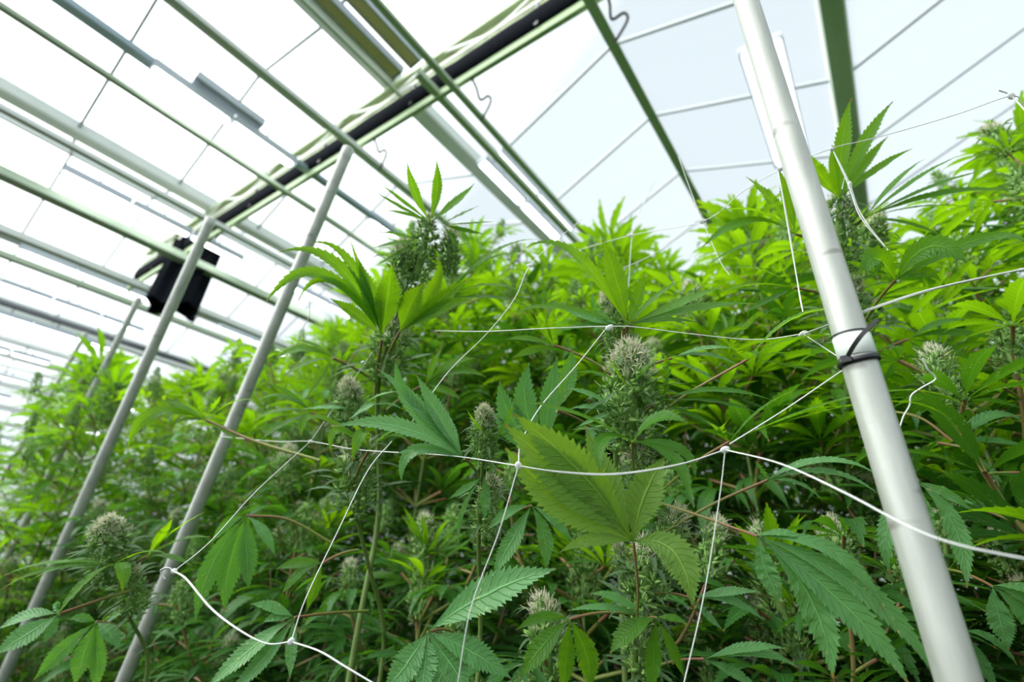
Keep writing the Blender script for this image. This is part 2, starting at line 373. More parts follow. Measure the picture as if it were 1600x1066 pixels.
# far plants: foliage in one mesh per variant, flower clusters apart
FARV = []
for i in range(5):
    g = MB(); rr = random.Random(300 + i); buds = [((0, 0, -.2), (0, 0, 1), 1.0)]; a0 = rr.uniform(0, 6.28)
    for k in range(25):
        for sgn in (0, 1):
            a = a0 + k * 1.75 + sgn * math.pi + rr.uniform(-.4, .4); dz = .06 + .026 * k + .0016 * k * k; el = (1.1, .8, .6)[k] if k < 3 else rr.uniform(-.1, .5)
            d = np.array([math.cos(a) * math.cos(el), math.sin(a) * math.cos(el), math.sin(el)])
            fan_geo(g, rr, n=7, teeth=6, droop=rr.uniform(.4, 1.1), width=.18, lift=.25, petiole=.15 if k < 3 else .42, M=frame((0, 0, -dz), d, UP, rr.uniform(.15, .22), rr.uniform(-.3, .3)))
    for k in range(17):
        a = a0 + k * 2.4; dz = .28 + .075 * k; ln = rr.uniform(.14, .26); e = np.array([math.cos(a) * ln, math.sin(a) * ln, -dz + ln * .7])
        g.tube(catmull([(0, 0, -dz), (e * .6 + np.array([0, 0, -dz]) * .4) - UP * .02, e], 4), .003, 5, 1, False); buds.append((tuple(e - UP * .03), (math.cos(a) * .2, math.sin(a) * .2, 1), .55))
        for q in range(6):
            b = q * 1.1 + a; d = np.array([math.cos(b), math.sin(b), rr.uniform(0, .6)])
            fan_geo(g, rr, n=5, teeth=5, droop=rr.uniform(.4, 1.1), width=.18, lift=.2, petiole=.3, M=frame(e - UP * rr.uniform(0, .12), d, UP, rr.uniform(.08, .14), rr.uniform(-.3, .3)))
    FARV.append((g.mesh('foliage', [FAR, PET]), buds))
def far_plant(x, y, ztop, label, group, seed, s=1.0):
    rng = random.Random(seed); root = plant_root(x, y, label, group); fm, buds = FARV[seed % 5]
    me, pts = stem_mesh((0, 0, ztop - .05), (0, 0, 0), rng); link('stem', me, root)
    rz = rng.uniform(0, 6.28); M = Matrix.Translation((0, 0, ztop)) @ Matrix.Rotation(rz, 4, 'Z') @ Matrix.Scale(s, 4)
    tag(link('foliage', fm, root, M), kind='stuff')
    for (p, ax, bs) in buds[:6]:
        q = M @ Vector(p); w = M.to_3x3() @ Vector(ax); put_bud(root, np.array(q), np.array(w), BUD_FAR, bs * s, tuft=False)
    return root
# ================================================================== THE GREENHOUSE
HG, HR = 3.9, 4.64                                            # gutter and ridge above the lens
GUTTER = pbsdf('gutter_aluminium', (.86, .90, .85), .5, .0, noise=.12, scale=3)
GREENST = pbsdf('galvanised_rail', (.56, .66, .50), .45, .1, noise=.15, scale=4)
BLUEST = pbsdf('blue_grey_profile', (.36, .45, .52), .4, .3, noise=.1, scale=4)
WHITEST = pbsdf('white_coated_steel', (.84, .87, .84), .4, .1, noise=.06, scale=5)
BARM = pbsdf('glazing_bar_grey', (.42, .46, .49), .5, .2)
BLACK = pbsdf('black_screen_cloth', (.008, .010, .014), .95, spec=.05, noise=.4, scale=30, bump=.4)
GIRDER = pbsdf('girder_steel', (.46, .58, .36), .5, .1, noise=.18, scale=2.5)
BROWN = pbsdf('lamp_underside_ochre', (1.0, .76, .44), .7, noise=.1, scale=6)
LAMPH = pbsdf('lamp_housing_grey', (.55, .60, .66), .4, .2, noise=.06, scale=6)
TUBE = pbsdf('lamp_tube_lit', (.9, .92, .95), .3, emis=(.95, .98, 1.0), es=9.0)
DARKM = pbsdf('black_plastic', (.015, .015, .017), .38)
def glass_mat():
    m, nt, out = newmat('diffuse_roof_glass')
    tc = N(nt, 'ShaderNodeTexCoord'); mp = N(nt, 'ShaderNodeMapping'); mp.inputs['Scale'].default_value = (1.2, .22, .22); nt.links.new(tc.outputs['Object'], mp.inputs[0])
    nz = N(nt, 'ShaderNodeTexNoise', Scale=3.0, Detail=3.0); nt.links.new(mp.outputs[0], nz.inputs['Vector'])
    c = mixc(nt, nz.outputs['Fac'], (.93, .96, .965), (.985, .995, 1.0))
    a = N(nt, 'ShaderNodeBsdfTransparent'); nt.links.new(c, a.inputs[0]); b = N(nt, 'ShaderNodeBsdfTranslucent'); b.inputs[0].default_value = (.93, .96, .97, 1)
    mx = N(nt, 'ShaderNodeMixShader', Fac=.10); nt.links.new(a.outputs[0], mx.inputs[1]); nt.links.new(b.outputs[0], mx.inputs[2]); nt.links.new(mx.outputs[0], out.inputs[0]); return m
GLASS = glass_mat()
E0 = EYE
def W3(x, y, z): return np.array([x, y, z + CH])                # z measured from the lens
XA, XB = -4.2, 21.0
YG = [(-.14 + .82 * k) * HG for k in range(-3, 15)]
def struct(name, mb, mats, label=None, parent=None, smooth=False):
    o = link(name, mb.mesh(name, mats, smooth), parent)
    if parent is None: tag(o, label, None, None, 'structure')
    return o
BX = [-.28 + .945 * k for k in range(-4, 23)]
for k in range(len(YG) - 1):
    y0, y1 = YG[k], YG[k + 1]; ym = (y0 + y1) / 2
    g = MB(); g.bar(W3(XA, y0, HG - .02), W3(XB, y0, HG - .02), .15, .05); g.bar(W3(XA, y0 - .075, HG + .03), W3(XB, y0 - .075, HG + .03), .015, .12); g.bar(W3(XA, y0 + .075, HG + .03), W3(XB, y0 + .075, HG + .03), .015, .12)
    struct('gutter', g, [GUTTER], 'long pale metal roof gutter between two glass roof slopes')
    g = MB(); g.bar(W3(XA, ym, HR), W3(XB, ym, HR), .05, .06); struct('ridge_beam', g, [GUTTER], 'thin metal ridge bar at the top of a glass roof bay')
    for (a, b, za, zb) in ((y0, ym, HG, HR), (ym, y1, HR, HG)):
        g = MB(); t = UP * .004
        q = [W3(XA, a, za), W3(XB, a, za), W3(XB, b, zb), W3(XA, b, zb)]; g.add(q, [[0, 1, 2, 3]])
        o = struct('ceiling', g, [GLASS], 'sloping white diffuse glass roof slope')
        b_ = MB()
        for i, x in enumerate(BX): b_.bar(W3(x, a, za - .012), W3(x, b, zb - .012), .026, .03)
        struct('glazing_bar_grid', b_, [BARM], parent=o)
g = MB(); g.box((8, 19, -.02), (44, 66, .04)); struct('floor', g, [pbsdf('floor_ground_cover', (.024, .028, .018), 1.0, spec=.02, noise=.25, scale=2)], 'grey woven ground cover on the greenhouse floor')
WALLM = glass_mat(); WALLM.name = 'diffuse_wall_glass'
for nm, a, b in (('wall_right', (XB, YG[0]), (XB, YG[-1])), ('wall_back', (XA, YG[-1]), (XB, YG[-1])), ('wall_left', (XA, YG[0]), (XA, YG[-1])), ('wall_front', (XA, YG[0]), (XB, YG[0]))):
    g = MB(); g.add([(a[0], a[1], 0), (b[0], b[1], 0), (b[0], b[1], CH + HG), (a[0], a[1], CH + HG)], [[0, 1, 2, 3]]); struct(nm, g, [WALLM], 'white diffuse glass greenhouse wall')
def thing1(name, mb, mats, label, cat, group=None, smooth=False):
    o = link(name, mb.mesh(name, mats, smooth)); return tag(o, label, cat, group)

# rails under the girder (heights from the lens)
def rail(xa, xb, soh, h, w, hh, mat, label, group=None):
    g = MB(); y = soh * h; g.bar(W3(xa, y, h), W3(xb, y, h), w, hh)
    if w > .03: g.bar(W3(xa, y - w * .5, h - hh * .45), W3(xb, y - w * .5, h - hh * .45), w * .35, hh * .25)
    return thing1('roof_rail', g, [mat], label, 'rail', group)
rail(-2, 16, .227, 3.12, .055, .05, GREENST, 'thin green-grey roof rail ending behind the plants, second right of the black-wrapped girder end')
rail(-2, 16, -.137, 3.35, .10, .06, GREENST, 'thick pale green roof rail directly right of the leaning near pole')
rail(-2, 16, .568, 3.12, .042, .04, GREENST, 'thin green roof rail beside the paired lamps, passing under the black girder')
rail(1.15, 16, .611, 3.24, .05, .06, GREENST, 'dark green lamp rail leading to the lit lamp pair in the middle')
rail(-2, 1.25, .688, 3.35, .022, .022, GREENST, 'thin roof wire rail left of the ochre lamps, stopping at the girder')
rail(-2, 16, .906, 3.12, .055, .05, GUTTER, 'pale roof rail crossing the girder above the tallest middle pole')
rail(-2, -.05, 1.10, 3.35, .08, .06, BLUEST, 'blue-grey roof rail at upper left, ending in a lit lamp')
rail(1.1, 16, 1.09, 3.3, .06, .05, BLUEST, 'blue-grey roof rail behind the tallest middle pole, leading to a lit lamp')
rail(-2, 16, 1.225, 3.12, .045, .04, GREENST, 'thin green roof rail third from the upper left corner')
rail(-2, 16, 1.572, 3.12, .06, .05, WHITEST, 'cream roof rail touching the top of the second tall pole')
rail(-2, 16, 1.895, 3.12, .13, .09, GREENST, 'broad green roof rail passing the black hanging cloth')
rail(-2, 16, 2.28, 3.12, .10, .08, WHITEST, 'white and green roof rail below the black hanging cloth')
rail(-2, 16, 2.50, 3.12, .09, .07, GREENST, 'green roof rail lowest of the wide rails at the left')
rail(-2, 16, 3.05, 3.12, .10, .06, pbsdf('dark_rail', (.10, .11, .12), .5), 'dark grey roof rail above the far left plants')
for i, s in enumerate((3.6, 4.2, 4.9)): rail(-2, 16, s, 3.12, .09, .07, WHITEST, 'pale roof rail far away at the left above the distant plants', 'far roof rails')

# lattice girder with the packed black screen
TX = lambda y: 1.524 - .0806 * y
t = empty('lattice_girder', W3(TX(-2), -2, 3.3)); tag(t, 'large pale green lattice girder crossing the upper middle of the roof', 'girder')
off = -np.array(t.location)
def gp(y, z, dx=0.): return W3(TX(y) + dx, y, z) + off
g = MB(); g.bar(gp(-2, 3.80), gp(7.6, 3.80), .05, .05); link('top_chord', g.mesh('top_chord', [GIRDER], False), t)
g = MB(); g.bar(gp(-2, 3.235), gp(7.6, 3.235), .035, .075); link('bottom_chord', g.mesh('bottom_chord', [pbsdf('girder_green', (.42, .58, .30), .5, noise=.12, scale=3)], False), t)
g = MB(); g.bar(gp(-2, 3.585, -.02), gp(7.6, 3.585, -.02), .014, .022); link('middle_chord', g.mesh('middle_chord', [WHITEST], False), t)
g = MB(); g.bar(gp(-2, 3.53), gp(7.6, 3.53), .02, .06); link('lower_chord', g.mesh('lower_chord', [GIRDER], False), t)
g = MB(); g.bar(gp(-2, 3.68, .03), gp(7.6, 3.68, .03), .012, .24); link('web_panel', g.mesh('web_panel', [pbsdf('girder_web', (.60, .66, .38), .5, noise=.15, scale=3)], False), t)
for i in range(17):
    y = -1.8 + i * .56; z0, z1 = (3.6, 3.79) if i % 2 == 0 else (3.79, 3.6)
    g = MB(); g.bar(gp(y, z0, -.01), gp(y + .46, z1, -.01), .02, .018); link('diagonal_strut', g.mesh('diagonal_strut', [WHITEST], False), t)
for i in range(8):
    y = -1.2 + i * 1.15; g = MB(); g.box(gp(y, 3.40, -.035), (.015, .03, .24)); link('bracket', g.mesh('bracket', [DARKM], False), t)
g = MB(); pts = []; rr = random.Random(3); n = 12; V = []; NP = 80
for i in range(NP):
    y = -2 + i * .119; a_ = 1 + rr.uniform(-.05, .05); zc = 3.385 + rr.uniform(-.004, .004)
    for j in range(n):
        th = 2 * math.pi * j / n; V.append(W3(TX(y) - .02 + .036 * math.cos(th), y, zc + .108 * a_ * math.sin(th)))
g.add(V, [[i * n + j, i * n + (j + 1) % n, (i + 1) * n + (j + 1) % n, (i + 1) * n + j] for i in range(NP - 1) for j in range(n)])
o = thing1('packed_screen', g, [BLACK], 'black shade screen packed in a long bundle along the green girder', 'screen', smooth=True)
# black cloth hanging from the far end
g = MB(); nx, nz = 46, 9; V = []
ctr = W3(1.18, 6.15, 0)
for j in range(nz):
    z = 3.46 - j * .11
    for i in range(nx):
        a = 2 * math.pi * i / nx; rad = (.22 + .01 * j / nz) * (1 + .13 * math.sin(a * 9 + j * .1)); V.append([ctr[0] + rad * 1.05 * math.cos(a), ctr[1] + rad * 1.1 * math.sin(a), z - .06 * math.cos(a * 3) * (j == nz - 1) + CH])
g.add(V, [[j * nx + i, j * nx + (i + 1) % nx, (j + 1) * nx + (i + 1) % nx, (j + 1) * nx + i] for j in range(nz - 1) for i in range(nx)])
g.add(V[:nx] , [list(range(nx))])
thing1('hanging_cloth', g, [BLACK], 'pleated black cloth bundle hanging from the far girder end', 'cloth', smooth=True)

# lamps
def lamp(x0, y, h, L, label, lit=True, group='grow lamps under the roof', hous=True):
    t = empty('grow_lamp', W3(x0, y, h)); tag(t, label, 'lamp', group)
    g = MB(); g.box((L / 2, 0, .045), (L, .10, .05)); g.box((L / 2, -.05, .025), (L, .012, .07)); g.box((L / 2, .05, .025), (L, .012, .07)); link('housing', g.mesh('housing', [LAMPH], False), t)
    g = MB(); r = .035
    if lit: g.tube([(.01, 0, 0), (.02, 0, 0), (.04, 0, 0), (L - .04, 0, 0), (L - .02, 0, 0), (L - .01, 0, 0)], [.008, .024, r, r, .024, .008], 12)
    else: g.box((L / 2, 0, .012), (L - .03, .085, .02))
    link('light_tube' if lit else 'light_panel', g.mesh('light_tube', [TUBE if lit else BROWN], lit), t)
    for x in (.0, L):
        g = MB(); g.box((x, 0, .035), (.012, .11, .06)); link('end_cap', g.mesh('end_cap', [LAMPH], False), t)
    g = MB(); g.tube(catmull([(L * .5, 0, .07), (L * .5, .01, .12), (L * .5, 0, .16)], 4), .008, 6); link('hanger', g.mesh('hanger', [DARKM]), t)
    return t
lamp(-.10, 2.16, 3.3, 1.20, 'unlit ochre lamp left of two beside the girder', False); lamp(.02, 1.98, 3.3, 1.10, 'unlit ochre lamp right of two beside the girder', False)
lamp(2.08, 2.165, 3.3, .62, 'lit lamp in the middle, near left one of four'); lamp(2.73, 2.165, 3.3, .62, 'lit lamp in the middle, far left one of four')
lamp(2.09, 2.0, 3.3, .60, 'lit lamp in the middle, near right one of four'); lamp(2.71, 2.0, 3.3, .62, 'lit lamp in the middle, far right one of four')
lamp(2.39, .025, 3.3, 1.2, 'lit lamp mostly behind the near leaning pole'); lamp(2.42, -.13, 3.3, 1.2, 'lit lamp just right of the near leaning pole')
lamp(-.05, 3.67, 3.3, .58, 'lit lamp at upper left under its blue-grey rail'); lamp(.55, 3.66, 3.3, .55, 'lit lamp at upper left ending at the girder')
g = MB(); g.bar(W3(.19, 3.60, 3.43), W3(.74, 3.60, 3.43), .10, .07); thing1('lamp_ballast', g, [LAMPH], 'grey lamp ballast box above the lit upper left lamps', 'ballast')
rail(-.05, 1.12, 1.092, 3.385, .03, .022, BLUEST, 'thin blue-grey carrier bar over the lit upper left lamps')
lamp(1.97, 3.64, 3.3, .60, 'lit lamp left of the topmost flowering plant')
for (y, nm) in ((5.68, 'second'), (7.9, 'third'), (9.28, 'fourth'), (10.7, 'fifth')):
    for k in range(3): lamp(-.2 + .59 * k, y, 3.3, .56, 'lit lamp in the %s lamp row on the left, %s from the left end' % (nm, ('first', 'second', 'third')[k]))
    if y < 9:
        for k in range(3): lamp(2.2 + .59 * k, y, 3.3, .56, 'lit lamp in the %s lamp row behind the girder, %s from the girder' % (nm, ('first', 'second', 'third')[k]))
for y in (12.8, 15.0, 17.2, 19.4):
    for x in (-.2, .4, 2.2, 2.8): lamp(x, y, 3.3, .56, 'lit lamp far away at the left horizon', group='far lit lamps')
# bent wire hooks under the girder
for nm, (x, y) in (('middle one of three', (1.50, 1.66)), ('left one of three', (1.37, 2.69)), ('right one of three, at the top edge', (1.56, .62))):
    g = MB(); g.tube(catmull([W3(TX(y), y, 3.20), W3((TX(y) + x) / 2 + .01, y + .01, 3.18), W3(x + .03, y + .03, 3.14), W3(x + .03, y - .05, 3.12), W3(x + .05, y - .06, 3.06), W3(x + .08, y + .04, 2.98)], 6), .009, 6)
    thing1('wire_hook', g, [DARKM], 'thin bent wire hook hanging from the girder, ' + nm, 'hook', 'wire hooks', True)

# ------------------------------------------------------------------ poles
def pole_mat():
    m, nt, out = newmat('galvanised_pole'); tc = N(nt, 'ShaderNodeTexCoord')
    mp = N(nt, 'ShaderNodeMapping'); mp.inputs['Scale'].default_value = (30, 30, 5); nt.links.new(tc.outputs['Object'], mp.inputs[0])
    nz = N(nt, 'ShaderNodeTexNoise', Scale=2.0, Detail=6.0); nt.links.new(mp.outputs[0], nz.inputs['Vector'])
    mp2 = N(nt, 'ShaderNodeMapping'); mp2.inputs['Scale'].default_value = (14, 14, 46); mp2.inputs['Rotation'].default_value = (.35, .2, 0); nt.links.new(tc.outputs['Object'], mp2.inputs[0])
    n2 = N(nt, 'ShaderNodeTexNoise', Scale=1.4, Detail=1.0); nt.links.new(mp2.outputs[0], n2.inputs['Vector'])
    scr = ramp01(nt, n2.outputs['Fac'], .68, .76)
    c = mixc(nt, nz.outputs['Fac'], (.30, .33, .28), (.70, .72, .67)); c = mixc(nt, math_n(nt, 'MULTIPLY', scr, .55), c, (.18, .17, .15))
    b = N(nt, 'ShaderNodeBsdfPrincipled', Metallic=.25, Roughness=.34); nt.links.new(c, b.inputs['Base Color'])
    bp = N(nt, 'ShaderNodeBump', Strength=.15, Distance=.001); nt.links.new(nz.outputs['Fac'], bp.inputs['Height']); nt.links.new(bp.outputs[0], b.inputs['Normal'])
    nt.links.new(b.outputs[0], out.inputs[0]); return m
POLE = pole_mat()
SLEEVE = pbsdf('clear_tape_band', (.72, .80, .74), .15)
def pole(pt_top, pt_mid, r, ztop, label, name='support_pole'):
    """pole through two real points, continued to the floor"""
    a, b = np.asarray(pt_mid), np.asarray(pt_top); d = (b - a) / (b[2] - a[2]); f0 = a - d * a[2]; top = f0 + d * ztop
    t = empty(name, tuple(f0)); tag(t, label, 'pole', 'support poles of the net')
    g = MB(); g.tube([d * z for z in np.linspace(0, ztop - .004, 12)], r, 24); link('tube', g.mesh('tube', [POLE]), t)
    g = MB(); g.tube([d * (ztop - .03), d * (ztop - .002), d * (ztop + .001), d * (ztop + .004)], [r * 1.06, r * 1.06, r * .9, r * .3], 24); link('cap', g.mesh('cap', [POLE]), t)
    return t, f0, d
def near_line(px, py, X, Y): # point over floor position (X,Y) whose image height is py
    lo, hi = -1.0, 4.0
    for _ in range(50):
        m = (lo + hi) / 2
        if project(np.array([X, Y, m + CH]))[1] > py: lo = m
        else: hi = m
    return np.array([X, Y, lo + CH])
p_t, p_b = P(1184, 60, .585), P(1487, 1030, .335)
polet, pf, pd = pole(p_t, p_b, .0142, 2.45, 'thick shiny metal pole leaning close in front at the right')
a = P(545, 232, 1.41); b = P(345, 705, 1.24); pole(a, b, .0165, a[2], 'metal pole rising in front of the tall middle plants at centre left')
a = P(330, 342, 1.98); b = P(150, 740, 1.77); pole(a, b, .0195, a[2], 'metal pole second from the left with its top at the cream rail')
a = P(218, 465, 2.95); b = P(180, 540, 2.86); pole(a, b, .017, a[2], 'blurred pale pole behind the black cloth, above the far left plants')
a = P(135, 520, 4.1); b = P(20, 720, 3.75); pole(a, b, .016, a[2], 'very blurred pale pole at the left picture edge')
# black cable tie and clear band on the near pole
zt = 0
for z in np.linspace(.8, 2.2, 400):
    q = pf + pd * z; x, y, dd = project(q)
    if y < 566: zt = z; break
ct = pf + pd * zt; dv = _n(pd); cam_dir = _n(EYE - ct); sx = _n(np.cross(dv, cam_dir)); fy = np.cross(sx, dv)
t = empty('cable_tie', tuple(ct)); tag(t, 'black cable tie with a long tail strapped round the near pole', 'cable tie')
g = MB(); n = 32; V = []
for j in range(n):
    th = 2 * math.pi * j / n; o_ = sx * math.cos(th) + fy * math.sin(th); tilt = dv * .0018 * math.cos(th + .8)
    for (rr_, zz) in ((.0147, -.0024), (.0166, -.0024), (.0166, .0024), (.0147, .0024)): V.append(o_ * rr_ + dv * zz + tilt)
g.add(V, [[j * 4 + k, ((j + 1) % n) * 4 + k, ((j + 1) % n) * 4 + (k + 1) % 4, j * 4 + (k + 1) % 4] for j in range(n) for k in range(4)]); link('band', g.mesh('band', [DARKM]), t)
hp = _n(-sx * .55 + fy) * .0175 if project(ct - sx * .01)[0] < project(ct)[0] else _n(sx * .55 + fy) * .0175
g = MB(); g.box(hp, (.008, .006, .007), (sx, dv, fy)); link('head', g.mesh('head', [DARKM], False), t)
e1, e2 = P(1346, 524, project(ct)[2] - .02) - ct, P(1370, 500, project(ct)[2] - .02) - ct
g = MB(); pts = catmull([hp, hp + (e1 - hp) * .5 + fy * .003, e1, (e1 + e2) / 2, e2], 5)
for i in range(len(pts) - 1): g.bar(pts[i], pts[i + 1] + (pts[i + 1] - pts[i]) * .1, .0034, .0014, up=fy)
link('tail', g.mesh('tail', [DARKM], False), t)
g = MB(); g.tube([pd * (zt + .004), pd * (zt + .0045), pd * (zt + .024), pd * (zt + .0245)], [.0147, .0153, .0153, .0147], 28, cap=False); tag(link('clear_band', g.mesh('clear_band', [SLEEVE]), polet), 'clear plastic tape band')
for z_, w_ in ((.0255, .0014),):
    g = MB(); g.tube([pd * (zt + z_), pd * (zt + z_ + w_)], .0152, 28, cap=False); link('band_edge', g.mesh('band_edge', [DARKM]), polet)

# ------------------------------------------------------------------ trellis net
STRING = pbsdf('net_string_white', (.80, .82, .80), .35)
NETS = []
def net(name, label):
    t = empty(name, tuple(P(800, 760, .6))); tag(t, label, 'net'); return t
def strand(t, pts, r=.00055, double=False):
    loc = np.array(t.location); q = np.array([P(*p) for p in pts]) - loc; c = catmull(q, 7)
    g = MB(); g.tube(c, r, 6)
    if double:
        d = np.gradient(c, axis=0); off = np.cross(d, [0.1, .2, 1.0]); off /= np.linalg.norm(off, axis=1)[:, None]; w = np.sin(np.linspace(0, math.pi, len(c)))[:, None]
        g.tube(c + off * w * .0026, r, 6)
    return link('string', g.mesh('string', [STRING]), t)
def knot(t, x, y, d, rx=.005, ry=.0036, ang=0.):
    c = P(x, y, d) - np.array(t.location); X = R @ np.array([math.cos(ang), math.sin(ang), 0]); Y = R @ np.array([-math.sin(ang), math.cos(ang), 0]); Z = R @ np.array([0, 0, 1.])
    g = MB(); g.ellipsoid(c, [X * rx * .8, Y * ry * .8, Z * .0014]); return link('knot', g.mesh('knot', [STRING]), t)
n1 = net('trellis_net', 'white string trellis net hanging in front of the lower plants')
strand(n1, [(258, 905, .50), (252, 893, .50), (262, 888, .50), (272, 893, .50), (292, 905, .49), (330, 950, .47), (375, 985, .45), (418, 1006, .44), (455, 1003, .44)], 0.00068, True)
strand(n1, [(455, 1003, .44), (500, 1018, .43), (540, 1042, .42), (590, 1072, .41)], 0.00068, True)
strand(n1, [(272, 893, .50), (330, 845, .55), (400, 768, .63), (485, 690, .72)])
strand(n1, [(455, 1003, .44), (478, 935, .46), (528, 830, .50), (575, 735, .55), (612, 690, .62)])
strand(n1, [(345, 682, .95), (430, 690, .80), (485, 690, .72), (560, 703, .62), (700, 712, .53), (810, 728, .43)])
strand(n1, [(810, 728, .43), (870, 738, .42), (960, 742, .42), (1060, 727, .425), (1133, 703, .43)], 0.00050, True)
strand(n1, [(1133, 703, .43), (1220, 725, .38), (1320, 770, .335), (1420, 823, .30), (1500, 853, .28), (1610, 875, .265)], 0.00062, True)
strand(n1, [(810, 728, .43), (780, 830, .415), (736, 950, .40), (714, 1075, .39)], 0.00050)
strand(n1, [(1133, 703, .43), (1124, 780, .42), (1100, 930, .405), (1067, 1075, .39)], 0.00050)
for a in ((810, 728, .43, .0042, .0052, .2), (1133, 703, .43, .0062, .0042, .3), (455, 1003, .44, .0042, .0055, -.6), (485, 690, .72), (272, 893, .50, .005, .004, .4)): knot(n1, *a)
n2 = net('trellis_net', 'white string trellis net stretched among the upper plants and tied to the near pole')
strand(n2, [(485, 690, .74), (520, 640, .76), (548, 600, .77), (588, 542, .80), (640, 470, .86)], 0.00056)
strand(n2, [(640, 665, .53), (700, 582, .58), (762, 520, .62), (805, 465, .66), (828, 415, .70), (870, 375, .76), (910, 342, .82)], 0.00056)
strand(n2, [(680, 517, .72), (760, 518, .62), (860, 513, .57), (960, 510, .54), (1000, 512, .54), (1080, 522, .54), (1180, 531, .53), (1255, 522, .50)], 0.00056)
strand(n2, [(1255, 522, .50), (1310, 503, .46), (1345, 490, .44), (1450, 455, .42), (1610, 418, .40)], 0.00062, True)
strand(n2, [(945, 516, .54), (900, 572, .52), (845, 635, .49), (815, 690, .45), (810, 728, .432)], 0.00056)
strand(n2, [(1255, 522, .50), (1290, 545, .47), (1322, 566, .445)], 0.00056); strand(n2, [(1324, 574, .445), (1300, 590, .45), (1225, 641, .46), (1140, 694, .44)], 0.00056)
strand(n2, [(1600, 165, .60), (1580, 150, .60), (1500, 177, .61), (1420, 201, .63), (1350, 220, .65), (1300, 232, .66), (1222, 264, .68), (1160, 300, .72), (1098, 346, .78), (985, 368, .86), (880, 398, .95)], 0.00062)
strand(n2, [(1560, 141, .60), (1580, 150, .60), (1610, 182, .58)], 0.00087)
strand(n2, [(1216, 268, .68), (1232, 360, .64), (1246, 440, .60), (1255, 490, .57)], 0.00068, True)
strand(n2, [(1302, 236, .66), (1326, 290, .64), (1345, 340, .62), (1388, 392, .60)], 0.00068, True)
strand(n2, [(1060, 245, .80), (1080, 300, .79), (1098, 346, .78), (1125, 408, .76), (1140, 430, .75)], 0.00081)
strand(n2, [(1022, 285, .90), (1000, 330, .88), (988, 366, .86), (982, 450, .84)], 0.00074)
strand(n2, [(930, 432, .86), (1000, 408, .83), (1060, 372, .80), (1098, 346, .78)], 0.00062)
strand(n2, [(1442, 560, .50), (1450, 578, .50), (1462, 592, .50), (1440, 606, .50), (1424, 618, .50), (1421, 634, .50), (1412, 650, .50), (1406, 668, .50)], 0.00087)
strand(n2, [(480, 452, .90), (484, 490, .90), (474, 512, .90), (470, 535, .90)], 0.00087)
for a in ((588, 542, .80, .006, .004, .5), (567, 566, .78, .005, .003, .3), (828, 415, .70, .007, .004, .1), (985, 368, .86, .008, .005, 0), (1098, 346, .78, .008, .006, .2), (1220, 264, .68, .006, .004, .2), (1328, 290, .64, .004, .008, 0), (1255, 522, .50, .007, .004, .5), (1580, 150, .60, .007, .006, 0), (952, 512, .54, .007, .004, .5), (1300, 233, .66, .005, .004, 0)): knot(n2, *a)
# ================================================================== PLANTS NEAREST THE LENS
def hero_root(x, y, d, label):
    p = P(x, y, d); return plant_root(p[0], p[1], label)
def hero_leaf(root, base, pet, leaflets, mat='n', k=.6, label=None, fold=.22, teeth=14, hint=None):
    """base / tips / mids are points (image x, y, real depth); k: 1 = upper side or underside turned to the lens, 0 = turned to the roof"""
    rl = np.array(root.location); b = P(*base); g = MB(); d0 = base[2]
    for lf in leaflets:
        tx, ty, mx, my, w = lf[:5]; dt = lf[5] if len(lf) > 5 else d0 * .97; dm = lf[6] if len(lf) > 6 else (d0 + dt) / 2
        m, tp = P(mx, my, dm), P(tx, ty, dt); cl = bez(b, m, tp, 18) - b
        cl[1:-1] += np.array([[rnd.uniform(-1, 1) for _ in range(3)] for _ in range(16)]) * .0004
        nh = _n(_n(EYE - (b + m) / 2) * k + UP * (1 - k) + np.array([rnd.uniform(-.12, .12) for _ in range(3)])) if hint is None else hint
        blade(g, cl, nh, w * dm / F * (1.0 if mat == 'p' else .88), int(teeth * 1.35), fold, .026)
    o = link('fan_leaf', g.mesh('fan_leaf', [LEAFMATS[mat]]), root); o.location = b - rl
    if label: tag(o, label)
    if pet is not None:
        pts = [np.array(P(*q)) - b for q in (pet if isinstance(pet, list) else [pet])] + [np.zeros(3)]
        g = MB(); pts = catmull(pts, 8) if len(pts) > 2 else bez(pts[0], (pts[0] + pts[1]) / 2 + UP * .004, pts[1], 8)
        g.tube(pts, np.linspace(.0019, .0015, len(pts)) * max(.8, d0 / .55), 7); link('petiole', g.mesh('petiole', [PET]), o)
    return o
def hero_stem(root, pts, r0=.006, r1=.003):
    rl = np.array(root.location); q = [P(*p) - rl for p in pts]; q = [np.zeros(3), q[0] * np.array([.5, .5, .5]), q[0] * np.array([.9, .9, .85])] + q; q = catmull(q, 8)
    g = MB(); g.tube(q, np.linspace(r0 * .8, r1 * .85, len(q)), 9); return link('stem', g.mesh('stem', [STEM]), root)
def hero_stalk(root, pts, r0=.0028, r1=.0022, red=True):
    rl = np.array(root.location); q = catmull([P(*p) - rl for p in pts], 8); g = MB(); g.tube(q, np.linspace(r0, r1, len(q)), 8); return link('branch_stalk', g.mesh('branch_stalk', [PET if red else STEM]), root)
def hero_bud(root, bot, top, pool, at=None, s=None, wide=1.0):
    b, t = P(*bot), P(*top); L = np.linalg.norm(t - b); base = {id(BUD_HERO): .15, id(BUD_MID): .11, id(BUD_COLA): .24}[id(pool)]
    k = L / base; return put_bud(root, b - np.array(root.location), t - b, pool, k, True, at, wide)

